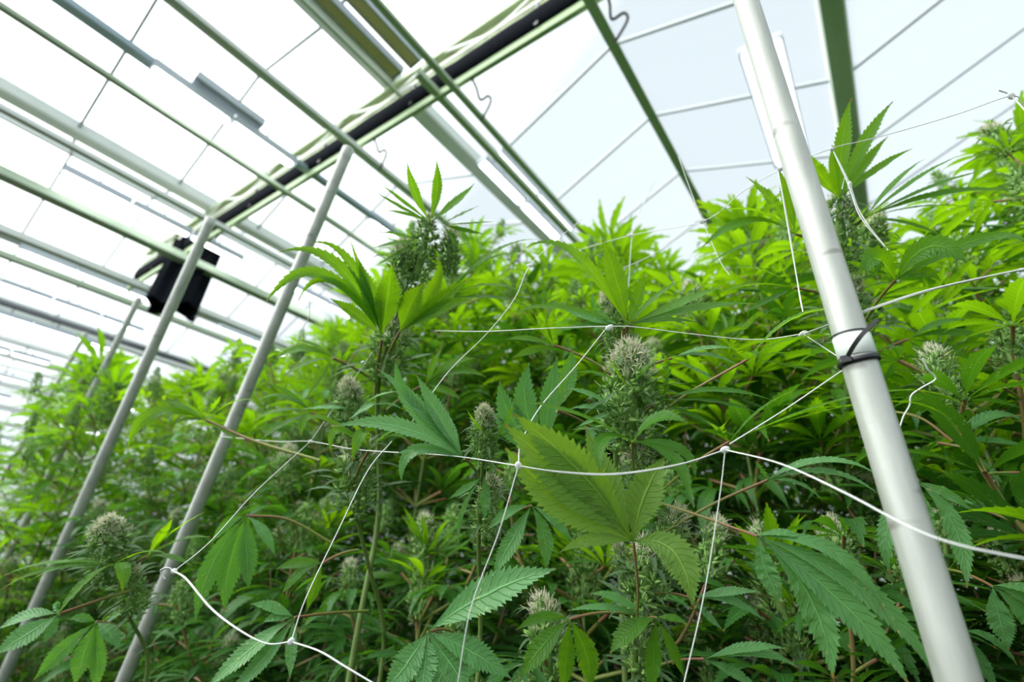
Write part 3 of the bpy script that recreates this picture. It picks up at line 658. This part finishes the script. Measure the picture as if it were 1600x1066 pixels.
# --- the plant in focus in the middle
h = hero_root(992, 1100, .53, 'sharp flowering plant in the centre, large pale leaf fan held before its thick cola')
hero_stem(h, [(992, 1100, .53), (994, 1000, .535), (1000, 850, .55), (990, 700, .56), (985, 600, .56)], .0055, .003)
hero_bud(h, (985, 700, .555), (985, 545, .54), BUD_HERO, 0, wide=1.12); hero_bud(h, (1010, 800, .56), (1003, 690, .55), BUD_HERO, 1, wide=.8)
hero_bud(h, (1003, 960, .545), (1015, 850, .54), BUD_MID, 1, wide=1.1); hero_bud(h, (1000, 1060, .545), (1012, 960, .54), BUD_MID, 2, wide=1.1); hero_bud(h, (1030, 900, .56), (1060, 800, .555), BUD_MID, 0, wide=.9); hero_bud(h, (990, 930, .56), (965, 850, .56), BUD_MID, 3, wide=.7)
D = .455
hero_leaf(h, (990, 847, D), [(990, 1010, .53), (997, 930, .48)], [(788, 697, 868, 772, 62), (786, 662, 872, 737, 68), (800, 646, 905, 737, 64), (915, 668, 950, 762, 48, .49), (1040, 712, 1006, 778, 54, .45), (873, 865, 928, 843, 20, .43), (1083, 948, 1052, 862, 52, .41)], 'p', .93, 'large fan leaf seen from its pale veined underside', teeth=18)
hero_leaf(h, (988, 690, .47), [(990, 740, .54)], [(805, 626, 908, 650, 24, .42), (1075, 663, 1030, 654, 40, .43), (938, 738, 944, 686, 30, .42), (1079, 787, 1052, 716, 24, .42), (1086, 750, 1062, 702, 22, .44)], 'n', .5, 'young leaf with curled drooping leaflets', teeth=12)
hero_leaf(h, (1030, 629, .52), [(995, 660, .55)], [(1038, 552, 1044, 597, 25, .50), (1208, 626, 1112, 610, 22), (1200, 652, 1112, 627, 14), (1165, 690, 1090, 655, 14), (1125, 668, 1080, 648, 12)], 'n', .45)
hero_leaf(h, (980, 606, .52), None, [(1026, 561, 998, 588, 15, .5), (895, 582, 938, 585, 12), (950, 560, 963, 580, 10)], 'n', .5)
hero_leaf(h, (965, 640, .53), None, [(880, 606, 925, 618, 20), (888, 640, 920, 636, 14), (900, 668, 930, 655, 12)], 'b', .5)
hero_leaf(h, (1183, 838, .44), [(1010, 780, .55), (1075, 800, .51)], [(1224, 948, 1198, 893, 36, .42), (1302, 1064, 1264, 930, 56, .40), (1425, 1078, 1322, 948, 54, .38), (1464, 1064, 1352, 925, 44, .385), (1382, 958, 1303, 862, 28, .40), (1258, 846, 1226, 833, 16, .43)], 'd', .62, 'large drooping fan leaf with pale specks', teeth=18)
hero_leaf(h, (1140, 690, .46), [(1030, 770, .54), (1088, 722, .49)], [(1526, 652, 1382, 612, 19, .40), (1503, 686, 1384, 628, 20, .39), (1348, 662, 1294, 637, 18, .42), (1137, 658, 1128, 676, 16), (1104, 658, 1120, 671, 10), (1240, 610, 1190, 640, 18, .5)], 'n', .25, teeth=16)
hero_leaf(h, (1168, 562, .50), [(1040, 640, .55), (1085, 609, .53)], [(1143, 526, 1148, 545, 20), (1347, 493, 1252, 493, 34, .46), (1310, 527, 1240, 530, 28, .47), (1332, 602, 1245, 574, 16, .47), (1290, 560, 1225, 552, 18, .48)], 'n', .35, teeth=16)
hero_leaf(h, (1200, 750, .52), [(1040, 830, .55), (1120, 785, .54)], [(1374, 745, 1292, 720, 24, .47), (1376, 775, 1292, 738, 22, .47), (1286, 784, 1248, 756, 13), (1318, 720, 1255, 722, 18, .54), (1180, 720, 1190, 735, 14)], 'd', .4)
hero_leaf(h, (1025, 965, .49), [(1000, 985, .53)], [(953, 1022, 985, 985, 36), (1014, 1090, 1022, 1025, 30), (1070, 1060, 1048, 1010, 20), (1075, 975, 1050, 966, 14)], 'n', .6)
hero_leaf(h, (1012, 966, .50), None, [(920, 928, 966, 937, 26), (885, 955, 950, 950, 18)], 'd', .5)
hero_leaf(h, (1080, 935, .52), [(1010, 930, .545)], [(1195, 972, 1140, 938, 22), (1190, 925, 1140, 925, 18), (1130, 985, 1105, 962, 16)], 'b', .5)
hero_leaf(h, (890, 968, .50), [(990, 960, .53)], [(812, 1062, 848, 1010, 40), (918, 1080, 918, 1030, 40), (880, 1085, 885, 1025, 30), (805, 985, 850, 965, 20)], 'n', .7, teeth=16)
hero_leaf(h, (1100, 1030, .5), [(1005, 1050, .53)], [(1250, 1045, 1180, 1020, 26), (1230, 1015, 1170, 1012, 20), (1190, 1080, 1150, 1055, 26)], 'd', .5)

# --- plant right behind it with the bright leaf star
h = hero_root(965, 800, .66, 'bright flowering plant just behind the centre cola, one long leaflet arching left')
hero_stem(h, [(965, 800, .66), (960, 600, .64), (978, 510, .61)], .006, .003)
hero_bud(h, (972, 560, .64), (950, 455, .63), BUD_HERO, 1, wide=.85)
hero_leaf(h, (980, 508, .58), [(978, 560, .63)], [(820, 388, 898, 398, 27, .52), (940, 372, 960, 428, 36, .57), (1007, 429, 996, 468, 26, .55), (1065, 438, 1026, 463, 13), (1133, 446, 1064, 473, 20, .53), (1182, 475, 1090, 482, 26, .52), (1094, 507, 1050, 500, 14), (802, 496, 862, 480, 20, .52)], 'n', .55, 'bright star of leaflets lit from above', teeth=16)
hero_leaf(h, (975, 512, .6), [(972, 560, .63)], [(857, 466, 902, 490, 22), (928, 455, 935, 487, 18), (870, 517, 922, 508, 13)], 'd', .5)
hero_leaf(h, (850, 705, .62), [(950, 740, .66)], [(827, 565, 822, 640, 42), (871, 556, 857, 640, 36), (781, 594, 800, 655, 42), (770, 640, 800, 680, 24)], 'b', .9, 'bluish grey-green leaf standing upright')
hero_leaf(h, (870, 642, .56), [(940, 680, .64)], [(894, 544, 887, 592, 32)], 'd', .9)
hero_leaf(h, (865, 540, .66), [(950, 580, .66)], [(835, 490, 850, 515, 18), (865, 480, 862, 510, 18), (800, 560, 830, 548, 16), (790, 530, 830, 530, 16)], 'n', .6)
hero_leaf(h, (1050, 560, .64), [(985, 590, .64)], [(1160, 575, 1105, 555, 22), (1150, 545, 1100, 545, 18), (1130, 600, 1090, 580, 16)], 'd', .4)

# --- bud with the light textured leaf at centre left
h = hero_root(750, 1000, .62, 'plant with a round frosty bud left of the centre cola, long textured leaf reaching left')
hero_stem(h, [(750, 1000, .62), (748, 850, .60), (752, 760, .59), (755, 720, .58)], .005, .0026)
hero_bud(h, (755, 725, .575), (758, 640, .565), BUD_HERO, 1, wide=.95); hero_bud(h, (752, 830, .60), (770, 750, .59), BUD_MID, 1, wide=.9)
hero_leaf(h, (725, 717, .53), [(750, 750, .585)], [(520, 667, 626, 668, 38, .46), (621, 558, 640, 630, 32, .52), (650, 585, 680, 640, 34, .54), (587, 576, 640, 620, 26, .53), (628, 756, 648, 705, 26, .5), (616, 712, 662, 702, 16, .49), (700, 640, 706, 680, 20, .56)], 'b', .6, 'long textured leaf, pale green', teeth=18)
hero_leaf(h, (770, 690, .56), None, [(800, 632, 792, 660, 14), (730, 640, 745, 665, 12), (835, 660, 805, 672, 14)], 'n', .5)
hero_leaf(h, (830, 790, .54), [(760, 830, .6)], [(768, 902, 802, 842, 32), (853, 892, 850, 835, 28), (760, 830, 795, 800, 18), (895, 850, 868, 815, 18)], 'd', .75, teeth=16)
hero_leaf(h, (755, 745, .58), None, [(757, 812, 758, 778, 20), (700, 780, 725, 765, 12), (718, 860, 722, 800, 9)], 'd', .8)
hero_leaf(h, (668, 988, .49), [(750, 1010, .61), (700, 985, .55)], [(872, 888, 762, 928, 60, .46), (598, 1085, 640, 1032, 48, .45), (660, 1090, 664, 1040, 44, .45), (735, 1088, 706, 1040, 48, .46), (800, 1062, 735, 1018, 44, .47)], 'd', .75, 'large dark fan leaf with pale specks', teeth=18)

# --- mid-left plant with droopy tips
h = hero_root(600, 1000, .78, 'plant with a pale crowned bud left of the textured leaf, claw-like drooping leaf tips')
hero_stem(h, [(600, 1000, .78), (575, 880, .76), (550, 770, .74), (548, 660, .73)], .006, .003)
hero_bud(h, (550, 690, .72), (545, 598, .71), BUD_HERO, 0, wide=1.0); hero_bud(h, (555, 800, .75), (560, 690, .74), BUD_MID, 2, wide=1.1)
hero_stalk(h, [(548, 775, .74), (560, 735, .71), (577, 703, .68)])
hero_leaf(h, (577, 703, .66), None, [(518, 710, 528, 672, 16, .62), (550, 722, 566, 676, 22, .61), (471, 683, 498, 652, 16, .62), (545, 655, 560, 675, 16), (640, 690, 610, 682, 16), (620, 672, 600, 682, 18)], 'n', .5, teeth=12)
hero_leaf(h, (560, 640, .70), None, [(620, 612, 585, 622, 20), (544, 656, 580, 630, 16, .66), (470, 640, 515, 637, 14), (630, 640, 600, 632, 14)], 'b', .4)
hero_leaf(h, (488, 645, .74), [(545, 690, .74)], [(402, 627, 440, 620, 18), (392, 660, 440, 642, 20), (470, 684, 475, 655, 14, .7), (420, 600, 450, 615, 16), (405, 690, 440, 665, 16)], 'n', .4)
hero_leaf(h, (322, 657, .80), [(500, 720, .76), (400, 690, .78)], [(199, 702, 242, 645, 22, .72), (400, 626, 362, 630, 14), (276, 662, 292, 655, 10), (308, 620, 312, 640, 18), (345, 618, 335, 635, 16), (250, 625, 285, 636, 16), (372, 690, 350, 672, 14)], 'n', .45)
hero_leaf(h, (460, 965, .60), [(575, 955, .74), (520, 958, .66)], [(318, 1080, 395, 1012, 36, .55), (352, 1088, 410, 1032, 34, .55), (453, 1062, 455, 1015, 20, .56), (390, 945, 420, 948, 22), (410, 975, 430, 965, 18)], 'd', .6, teeth=16)
hero_leaf(h, (385, 806, .72), [(520, 850, .77), (450, 812, .75)], [(305, 972, 333, 880, 34), (351, 955, 360, 880, 40), (389, 922, 386, 860, 32), (430, 870, 412, 832, 18), (330, 850, 355, 820, 16)], 'd', .85, 'dark hanging leaf with pale specks')
hero_leaf(h, (505, 880, .70), [(560, 860, .75)], [(440, 930, 470, 895, 22), (430, 890, 465, 880, 20), (480, 955, 492, 915, 20)], 'n', .6)

# --- tall middle plant against the sky
h = hero_root(592, 800, .86, 'tallest middle plant, its leafy tip rising against the white roof')
hero_stem(h, [(592, 800, .86), (590, 620, .83), (605, 540, .80), (640, 430, .78), (672, 345, .76)], .008, .003)
hero_bud(h, (650, 440, .77), (672, 335, .755), BUD_COLA, 0, wide=1.5); hero_bud(h, (632, 470, .79), (628, 380, .78), BUD_MID, 1, wide=1.0); hero_bud(h, (600, 600, .82), (618, 500, .80), BUD_MID, 2, wide=1.2); hero_bud(h, (700, 430, .79), (705, 360, .78), BUD_MID, 0)
hero_stalk(h, [(585, 620, .82), (590, 575, .80), (597, 530, .74)])
hero_leaf(h, (672, 347, .73), None, [(636, 253, 648, 300, 18), (682, 250, 683, 298, 19), (742, 286, 716, 312, 17), (594, 287, 630, 315, 10), (586, 299, 628, 325, 12), (602, 328, 640, 336, 9)], 'n', .6, 'upright star of leaflets at the tip', teeth=14)
hero_leaf(h, (690, 350, .75), None, [(748, 322, 722, 335, 14), (778, 346, 730, 350, 14), (757, 366, 725, 360, 12), (718, 392, 706, 372, 10), (715, 300, 702, 325, 10)], 'n', .5)
hero_leaf(h, (655, 375, .76), None, [(582, 388, 620, 380, 12), (590, 362, 620, 366, 10), (586, 415, 620, 398, 10), (606, 402, 630, 392, 9)], 'n', .5)
hero_leaf(h, (597, 524, .70), None, [(484, 380, 545, 408, 20, .66), (434, 395, 525, 412, 25, .64), (414, 474, 502, 428, 24, .62), (465, 472, 520, 440, 16, .64), (560, 404, 574, 450, 32, .68), (612, 412, 606, 460, 46, .68), (515, 466, 555, 490, 22, .68), (547, 372, 562, 420, 11)], 'n', .7, 'broad bright leaf spread to the left', teeth=16)
hero_leaf(h, (625, 518, .71), [(604, 560, .80)], [(664, 444, 645, 470, 42, .68), (678, 402, 682, 440, 24, .7), (728, 438, 702, 458, 26, .68), (738, 470, 690, 480, 26, .68)], 'n', .8, 'broad bright leaf with curled tips', teeth=14)
hero_leaf(h, (692, 468, .74), [(640, 500, .79)], [(822, 460, 760, 446, 18, .7), (830, 482, 770, 465, 16, .7), (820, 394, 752, 412, 18), (842, 374, 770, 396, 15), (790, 425, 740, 432, 16)], 'n', .45)
hero_leaf(h, (665, 600, .76), [(605, 640, .83)], [(760, 590, 712, 580, 22), (745, 560, 705, 570, 20), (720, 625, 695, 610, 18), (690, 545, 678, 570, 20)], 'n', .55)
hero_leaf(h, (520, 560, .76), [(590, 600, .82)], [(430, 560, 475, 545, 18), (440, 590, 480, 568, 18), (460, 530, 490, 540, 18), (480, 620, 500, 588, 16)], 'n', .5)

# --- tall plant behind the near pole
h = hero_root(1330, 800, .88, 'tall plant directly behind the near leaning pole, leaf tips against the white roof')
hero_stem(h, [(1330, 800, .88), (1325, 600, .84), (1315, 450, .80), (1312, 330, .77)], .008, .0035)
hero_bud(h, (1318, 430, .78), (1310, 300, .75), BUD_COLA, 1, wide=1.35); hero_bud(h, (1330, 540, .82), (1325, 440, .80), BUD_MID, 3, wide=1.2); hero_bud(h, (1350, 420, .8), (1372, 340, .79), BUD_MID, 1)
hero_leaf(h, (1312, 310, .72), None, [(1331, 152, 1318, 212, 26), (1397, 157, 1355, 216, 23), (1389, 212, 1355, 250, 18), (1427, 232, 1372, 262, 14), (1257, 234, 1278, 268, 24), (1300, 225, 1303, 265, 16)], 'n', .7, 'upright leaflets at the tip', teeth=16)
hero_leaf(h, (1352, 340, .74), [(1325, 370, .79)], [(1445, 248, 1400, 284, 15), (1505, 242, 1440, 275, 18), (1565, 262, 1468, 288, 20), (1592, 303, 1485, 300, 20), (1530, 328, 1455, 322, 16), (1480, 372, 1420, 350, 14)], 'n', .5, teeth=16)
hero_leaf(h, (1242, 366, .70), [(1300, 390, .77)], [(1095, 388, 1172, 345, 26, .66), (1108, 335, 1178, 330, 24), (1165, 276, 1206, 315, 22), (1215, 262, 1232, 312, 20), (1110, 410, 1172, 382, 20), (1285, 300, 1268, 330, 16)], 'n', .5, teeth=16)
hero_leaf(h, (1400, 437, .60), [(1340, 520, .80), (1372, 470, .68)], [(1354, 430, 1368, 404, 44, .57), (1511, 412, 1452, 386, 40, .54), (1608, 380, 1525, 375, 24, .52), (1320, 408, 1355, 420, 18), (1470, 440, 1440, 425, 20, .58)], 'n', .75, teeth=14)
hero_leaf(h, (1420, 530, .72), [(1340, 570, .83)], [(1520, 500, 1470, 505, 22), (1560, 530, 1480, 520, 22), (1530, 570, 1480, 545, 20), (1460, 590, 1445, 560, 18)], 'n', .5)
hero_leaf(h, (1240, 450, .76), [(1315, 470, .8)], [(1140, 420, 1190, 422, 22), (1130, 455, 1185, 445, 24), (1160, 490, 1200, 470, 20), (1215, 400, 1225, 425, 18)], 'n', .5)
hero_leaf(h, (1430, 752, .50), [(1350, 700, .80), (1395, 720, .62)], [(1511, 920, 1488, 815, 32, .46), (1392, 898, 1388, 825, 30, .48), (1450, 860, 1446, 805, 24), (1520, 800, 1485, 775, 18)], 'd', .7, teeth=16)
hero_leaf(h, (1490, 690, .66), [(1350, 640, .83), (1430, 650, .74)], [(1600, 660, 1550, 650, 26), (1610, 700, 1555, 690, 26), (1570, 760, 1535, 725, 22), (1505, 640, 1500, 665, 20)], 'd', .5)

# --- lower right edge
h = hero_root(1500, 1060, .62, 'plant at the lower right edge, dark spotted leaves right of the pole foot')
hero_stem(h, [(1500, 1060, .62), (1480, 880, .64), (1475, 760, .66)], .005, .003)
hero_leaf(h, (1550, 916, .50), [(1475, 890, .62)], [(1577, 1017, 1560, 960, 36), (1640, 1010, 1595, 955, 30), (1650, 940, 1600, 920, 18), (1660, 975, 1600, 935, 22)], 'd', .7, teeth=14)
hero_leaf(h, (1500, 985, .56), [(1490, 960, .62)], [(1590, 1040, 1550, 1000, 22), (1560, 1085, 1530, 1030, 24), (1470, 1080, 1490, 1030, 18)], 'd', .5)
hero_leaf(h, (1490, 800, .62), [(1478, 830, .65)], [(1600, 800, 1545, 790, 24), (1590, 840, 1545, 815, 22), (1560, 770, 1525, 780, 18)], 'd', .5)
hero_bud(h, (1478, 870, .66), (1480, 790, .66), BUD_MID, 2)

# --- lower left plant leaning into the aisle
h = hero_root(230, 1050, .78, 'plant leaning into the aisle at lower left, one round pale bud above the net loop')
hero_stem(h, [(230, 1050, .78), (200, 960, .77), (178, 900, .76)], .005, .0026)
hero_bud(h, (172, 905, .745), (168, 815, .73), BUD_HERO, 0, wide=1.15); hero_bud(h, (215, 960, .77), (200, 890, .76), BUD_MID, 1)
hero_stalk(h, [(215, 920, .76), (165, 935, .72), (92, 960, .66)])
hero_leaf(h, (178, 882, .70), None, [(-5, 906, 75, 880, 11, .66), (-5, 926, 72, 892, 12, .65), (40, 913, 95, 888, 9), (88, 962, 138, 905, 26, .66), (191, 926, 192, 888, 24, .66), (268, 874, 232, 862, 11)], 'n', .4)
hero_leaf(h, (92, 960, .64), None, [(-5, 985, 45, 962, 26), (-12, 1025, 42, 992, 38, .58), (70, 1006, 80, 985, 16), (90, 938, 88, 950, 12)], 'b', .6, teeth=14)
hero_leaf(h, (150, 972, .74), [(200, 990, .77)], [(52, 1064, 105, 1010, 28), (117, 1072, 132, 1020, 32), (186, 1016, 172, 990, 24), (106, 968, 128, 966, 16), (150, 1085, 152, 1030, 26)], 'd', .7)
hero_leaf(h, (230, 870, .74), [(190, 900, .76)], [(330, 840, 280, 845, 18), (300, 885, 265, 870, 14), (270, 810, 250, 840, 16), (320, 800, 270, 832, 18)], 'n', .45)
# ================================================================== THE REST OF THE BED
OX = [-200, 0, 60, 130, 160, 200, 260, 300, 350, 400, 430, 500, 560, 620, 640, 690, 740, 790, 850, 920, 950, 1000, 1100, 1150, 1250, 1300, 1350, 1400, 1450, 1500, 1530, 1600, 1800]
OY = [640, 640, 610, 560, 540, 600, 600, 560, 548, 550, 540, 510, 460, 370, 320, 320, 350, 352, 392, 380, 350, 345, 325, 310, 300, 290, 340, 385, 395, 330, 220, 160, 120]
def outline(px): return float(np.interp(px, OX, OY))
def fill_pos(x, y, drop, s=1.0):
    """height at which a plant standing at (x, y) shows its tip `drop` px under the outline"""
    p = near_line(0, 400, x, y); px = 0
    for _ in range(4):
        px = project(p)[0]; p = near_line(0, outline(px) + drop, x, y)
    return p[2], px
GRP = {}
near = [(.98, .42, 60, 'n'), (.98, .86, 60, 'n'), (1.0, 1.32, 60, 'n'), (.95, -.02, 40, 'n'), (1.02, -.42, 15, 'n')]
fills = []
k = 0
LAB = {}
def place(x, y, drop, near, seed, lab, group, s=1.0):
    z, px = fill_pos(x, y, drop); zt = min(max(z, .8), 3.0)
    if near: return near_plant(x, y, zt, lab, group, seed, leafscale=s)
    return far_plant(x, y, zt, lab, group, seed, s)
# first row behind the near plants (left to right in the picture)
ROW1 = [(.80, 2.45, 25, 'flowering plant just left of the second tall pole, its tip dark against the white roof'),
        (.86, 2.0, 40, 'leafy plant standing between the two tall poles at the left'),
        (.88, 1.58, 45, 'leafy plant directly behind the centre left pole'),
        (1.05, 1.18, 75, 'leafy plant behind and left of the tallest middle plant'),
        (1.25, .86, 60, 'leafy plant in the gap right of the tallest middle plant'),
        (1.18, .52, 70, 'leafy plant rising behind the bright leaf star'),
        (1.12, .22, 170, 'leafy plant filling the dark space left of the near pole'),
        (1.15, -.16, 45, 'leafy plant behind and right of the near pole'),
        (1.05, -.50, 10, 'bushy bright plant at the right picture edge')]
for i, (x, y, dr, lb) in enumerate(ROW1): place(x, y, dr, True, 40 + i, lb, None)
# rows behind
for j, (x, n, st, y0) in enumerate(((1.42, 12, .44, 3.3), (1.8, 12, .46, 3.5), (2.3, 12, .50, 3.7), (2.9, 12, .56, 4.0), (3.7, 12, .64, 4.4), (4.7, 11, .76, 4.9), (6.2, 11, .9, 5.8), (8.2, 10, 1.2, 7.4), (11., 9, 1.6, 9.5))):
    for i in range(n):
        y = y0 - i * st + rnd.uniform(-.1, .1)
        place(x + rnd.uniform(-.08, .08), y, 16 + 6 * j + rnd.uniform(0, 25), False, 200 + 13 * j + i, 'green plant in the dense back rows of the bed, mostly hidden by nearer plants', 'back row plants', 1.0 if j < 4 else 1.3)
# left part of the bed running away from the lens
ROWL = [(.52, 3.1, 18, 'blurred plant with a tall dark flower spike left of the second tall pole'), (.50, 3.75, 20, 'blurred plant at the far left edge of the bed front'), (1.0, 3.5, 30, None), (.72, 4.4, 12, None), (1.1, 4.3, 20, None), (.8, 5.3, 10, None), (1.2, 5.2, 12, None), (.9, 6.4, 8, None), (1.0, 7.8, 6, None), (1.1, 9.6, 4, None), (1.6, 4.2, 14, None), (1.7, 5.2, 12, None), (2.3, 4.6, 14, None), (1.7, 6.8, 8, None), (2.6, 6.2, 10, None), (2.4, 8.4, 5, None), (.7, 11.5, 3, None), (1.9, 11.8, 3, None)]
for i, (x, y, dr, lb) in enumerate(ROWL): place(x, y, dr, False, 90 + i, lb or 'blurred pale green plant far away at the left end of the bed', None if lb else 'far left plants', 1.15)
# low plants in front that fill the bed below the net
LOW = [(.80, 1.75, 'low bushy plant at the bottom left between the two poles'), (.78, 1.25, 'low bushy plant at the bottom, right of the centre left pole'), (.80, .85, 'low bushy plant at the bottom left of the net strings'), (.88, .50, 'low bushy plant behind the centre stem at the bottom'), (.92, .16, 'low dark plant behind the big drooping fan leaf'), (.95, -.22, 'low dark plant right of the pole foot'), (.74, 2.35, 'low bushy plant at the bottom left, just left of the second tall pole'), (.66, 3.1, 'low blurred plant at the left picture edge, lower half')]
for i, (x, y, lb) in enumerate(LOW): near_plant(x, y, CH + .15 + .06 * (i % 2), lb, None, 120 + i, cola=True, nodes=24, branches=14, low=.35, old=.12)

# the uncountable inner leaves of the bed, added to block light, dark colour standing in for shade
INNER_SHADE = leaf_mat('inner_leaf_shade_tone', (.022, .10, .014), (.045, .15, .014), (.05, .20, .004), (.09, .27, .006), .35, .5, tip=False)
protos = []
for i in range(6):
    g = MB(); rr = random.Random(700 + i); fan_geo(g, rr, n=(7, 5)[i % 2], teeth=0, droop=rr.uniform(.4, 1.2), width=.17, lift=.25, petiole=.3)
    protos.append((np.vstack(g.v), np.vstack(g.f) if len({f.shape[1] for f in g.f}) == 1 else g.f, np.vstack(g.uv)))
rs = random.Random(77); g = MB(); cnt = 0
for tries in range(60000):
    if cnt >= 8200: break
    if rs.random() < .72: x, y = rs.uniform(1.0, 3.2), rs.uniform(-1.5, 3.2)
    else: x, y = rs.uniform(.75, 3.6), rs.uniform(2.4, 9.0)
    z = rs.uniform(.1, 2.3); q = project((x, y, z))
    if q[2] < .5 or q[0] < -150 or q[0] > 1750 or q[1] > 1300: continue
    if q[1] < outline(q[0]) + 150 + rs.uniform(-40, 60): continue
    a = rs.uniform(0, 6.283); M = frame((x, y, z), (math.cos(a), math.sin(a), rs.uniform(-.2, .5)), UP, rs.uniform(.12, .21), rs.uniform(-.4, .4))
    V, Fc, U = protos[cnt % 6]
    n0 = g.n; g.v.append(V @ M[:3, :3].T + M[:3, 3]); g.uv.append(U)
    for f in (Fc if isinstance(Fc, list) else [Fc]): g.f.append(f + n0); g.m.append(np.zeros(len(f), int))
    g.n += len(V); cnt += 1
o = link('inner_foliage', g.mesh('inner_foliage', [INNER_SHADE])); tag(o, 'dense leaf mass added deep inside the bed, coloured dark as shade, seen between the nearer plants', 'foliage', None, 'stuff')
# ================================================================== LIGHT AND CAMERA
w = bpy.data.worlds.new('overcast_sky'); SC.world = w; w.use_nodes = True; nt = w.node_tree; nt.nodes.clear()
out = nt.nodes.new('ShaderNodeOutputWorld'); bg = nt.nodes.new('ShaderNodeBackground'); tc = nt.nodes.new('ShaderNodeTexCoord')
SUN = _n(np.array([-.55, .45, .70]))
dp = N(nt, 'ShaderNodeVectorMath', operation='DOT_PRODUCT'); dp.inputs[1].default_value = tuple(SUN); nt.links.new(tc.outputs['Generated'], dp.inputs[0])
f = ramp01(nt, dp.outputs['Value'], .45, .80)
nt.links.new(mixc(nt, f, (.70, .79, .845), (3.1, 3.15, 3.15)), bg.inputs['Color']); bg.inputs['Strength'].default_value = 1.05
nt.links.new(bg.outputs[0], out.inputs[0])
sun = bpy.data.lights.new('hazy_sun', 'SUN'); sun.energy = 3.1; sun.angle = math.radians(50); sun.color = (1, .99, .95)
so = bpy.data.objects.new('hazy_sun', sun); C.objects.link(so); so.rotation_euler = Vector(SUN).to_track_quat('Z', 'Y').to_euler(); so.location = (-4, 3, 9)
cam = bpy.data.cameras.new('camera'); co = bpy.data.objects.new('camera', cam); C.objects.link(co)
M = np.eye(4); M[:3, :3] = R; M[:3, 3] = EYE; co.matrix_world = BM(M)
cam.sensor_width = 36; cam.lens = F / 1600 * 36; cam.clip_start = .02; cam.clip_end = 200
cam.dof.use_dof = True; cam.dof.focus_distance = .52; cam.dof.aperture_fstop = 3.2
SC.camera = co
SC.view_settings.view_transform = 'Standard'; SC.view_settings.look = 'None'; SC.view_settings.exposure = 0.0; SC.view_settings.gamma = 1.0
SC.view_settings.use_curve_mapping = False
SC.cycles.max_bounces = 8; SC.cycles.diffuse_bounces = 2; SC.cycles.glossy_bounces = 3; SC.cycles.transmission_bounces = 4; SC.cycles.transparent_max_bounces = 12
SC.cycles.caustics_reflective = False; SC.cycles.caustics_refractive = False; SC.cycles.sample_clamp_indirect = 6
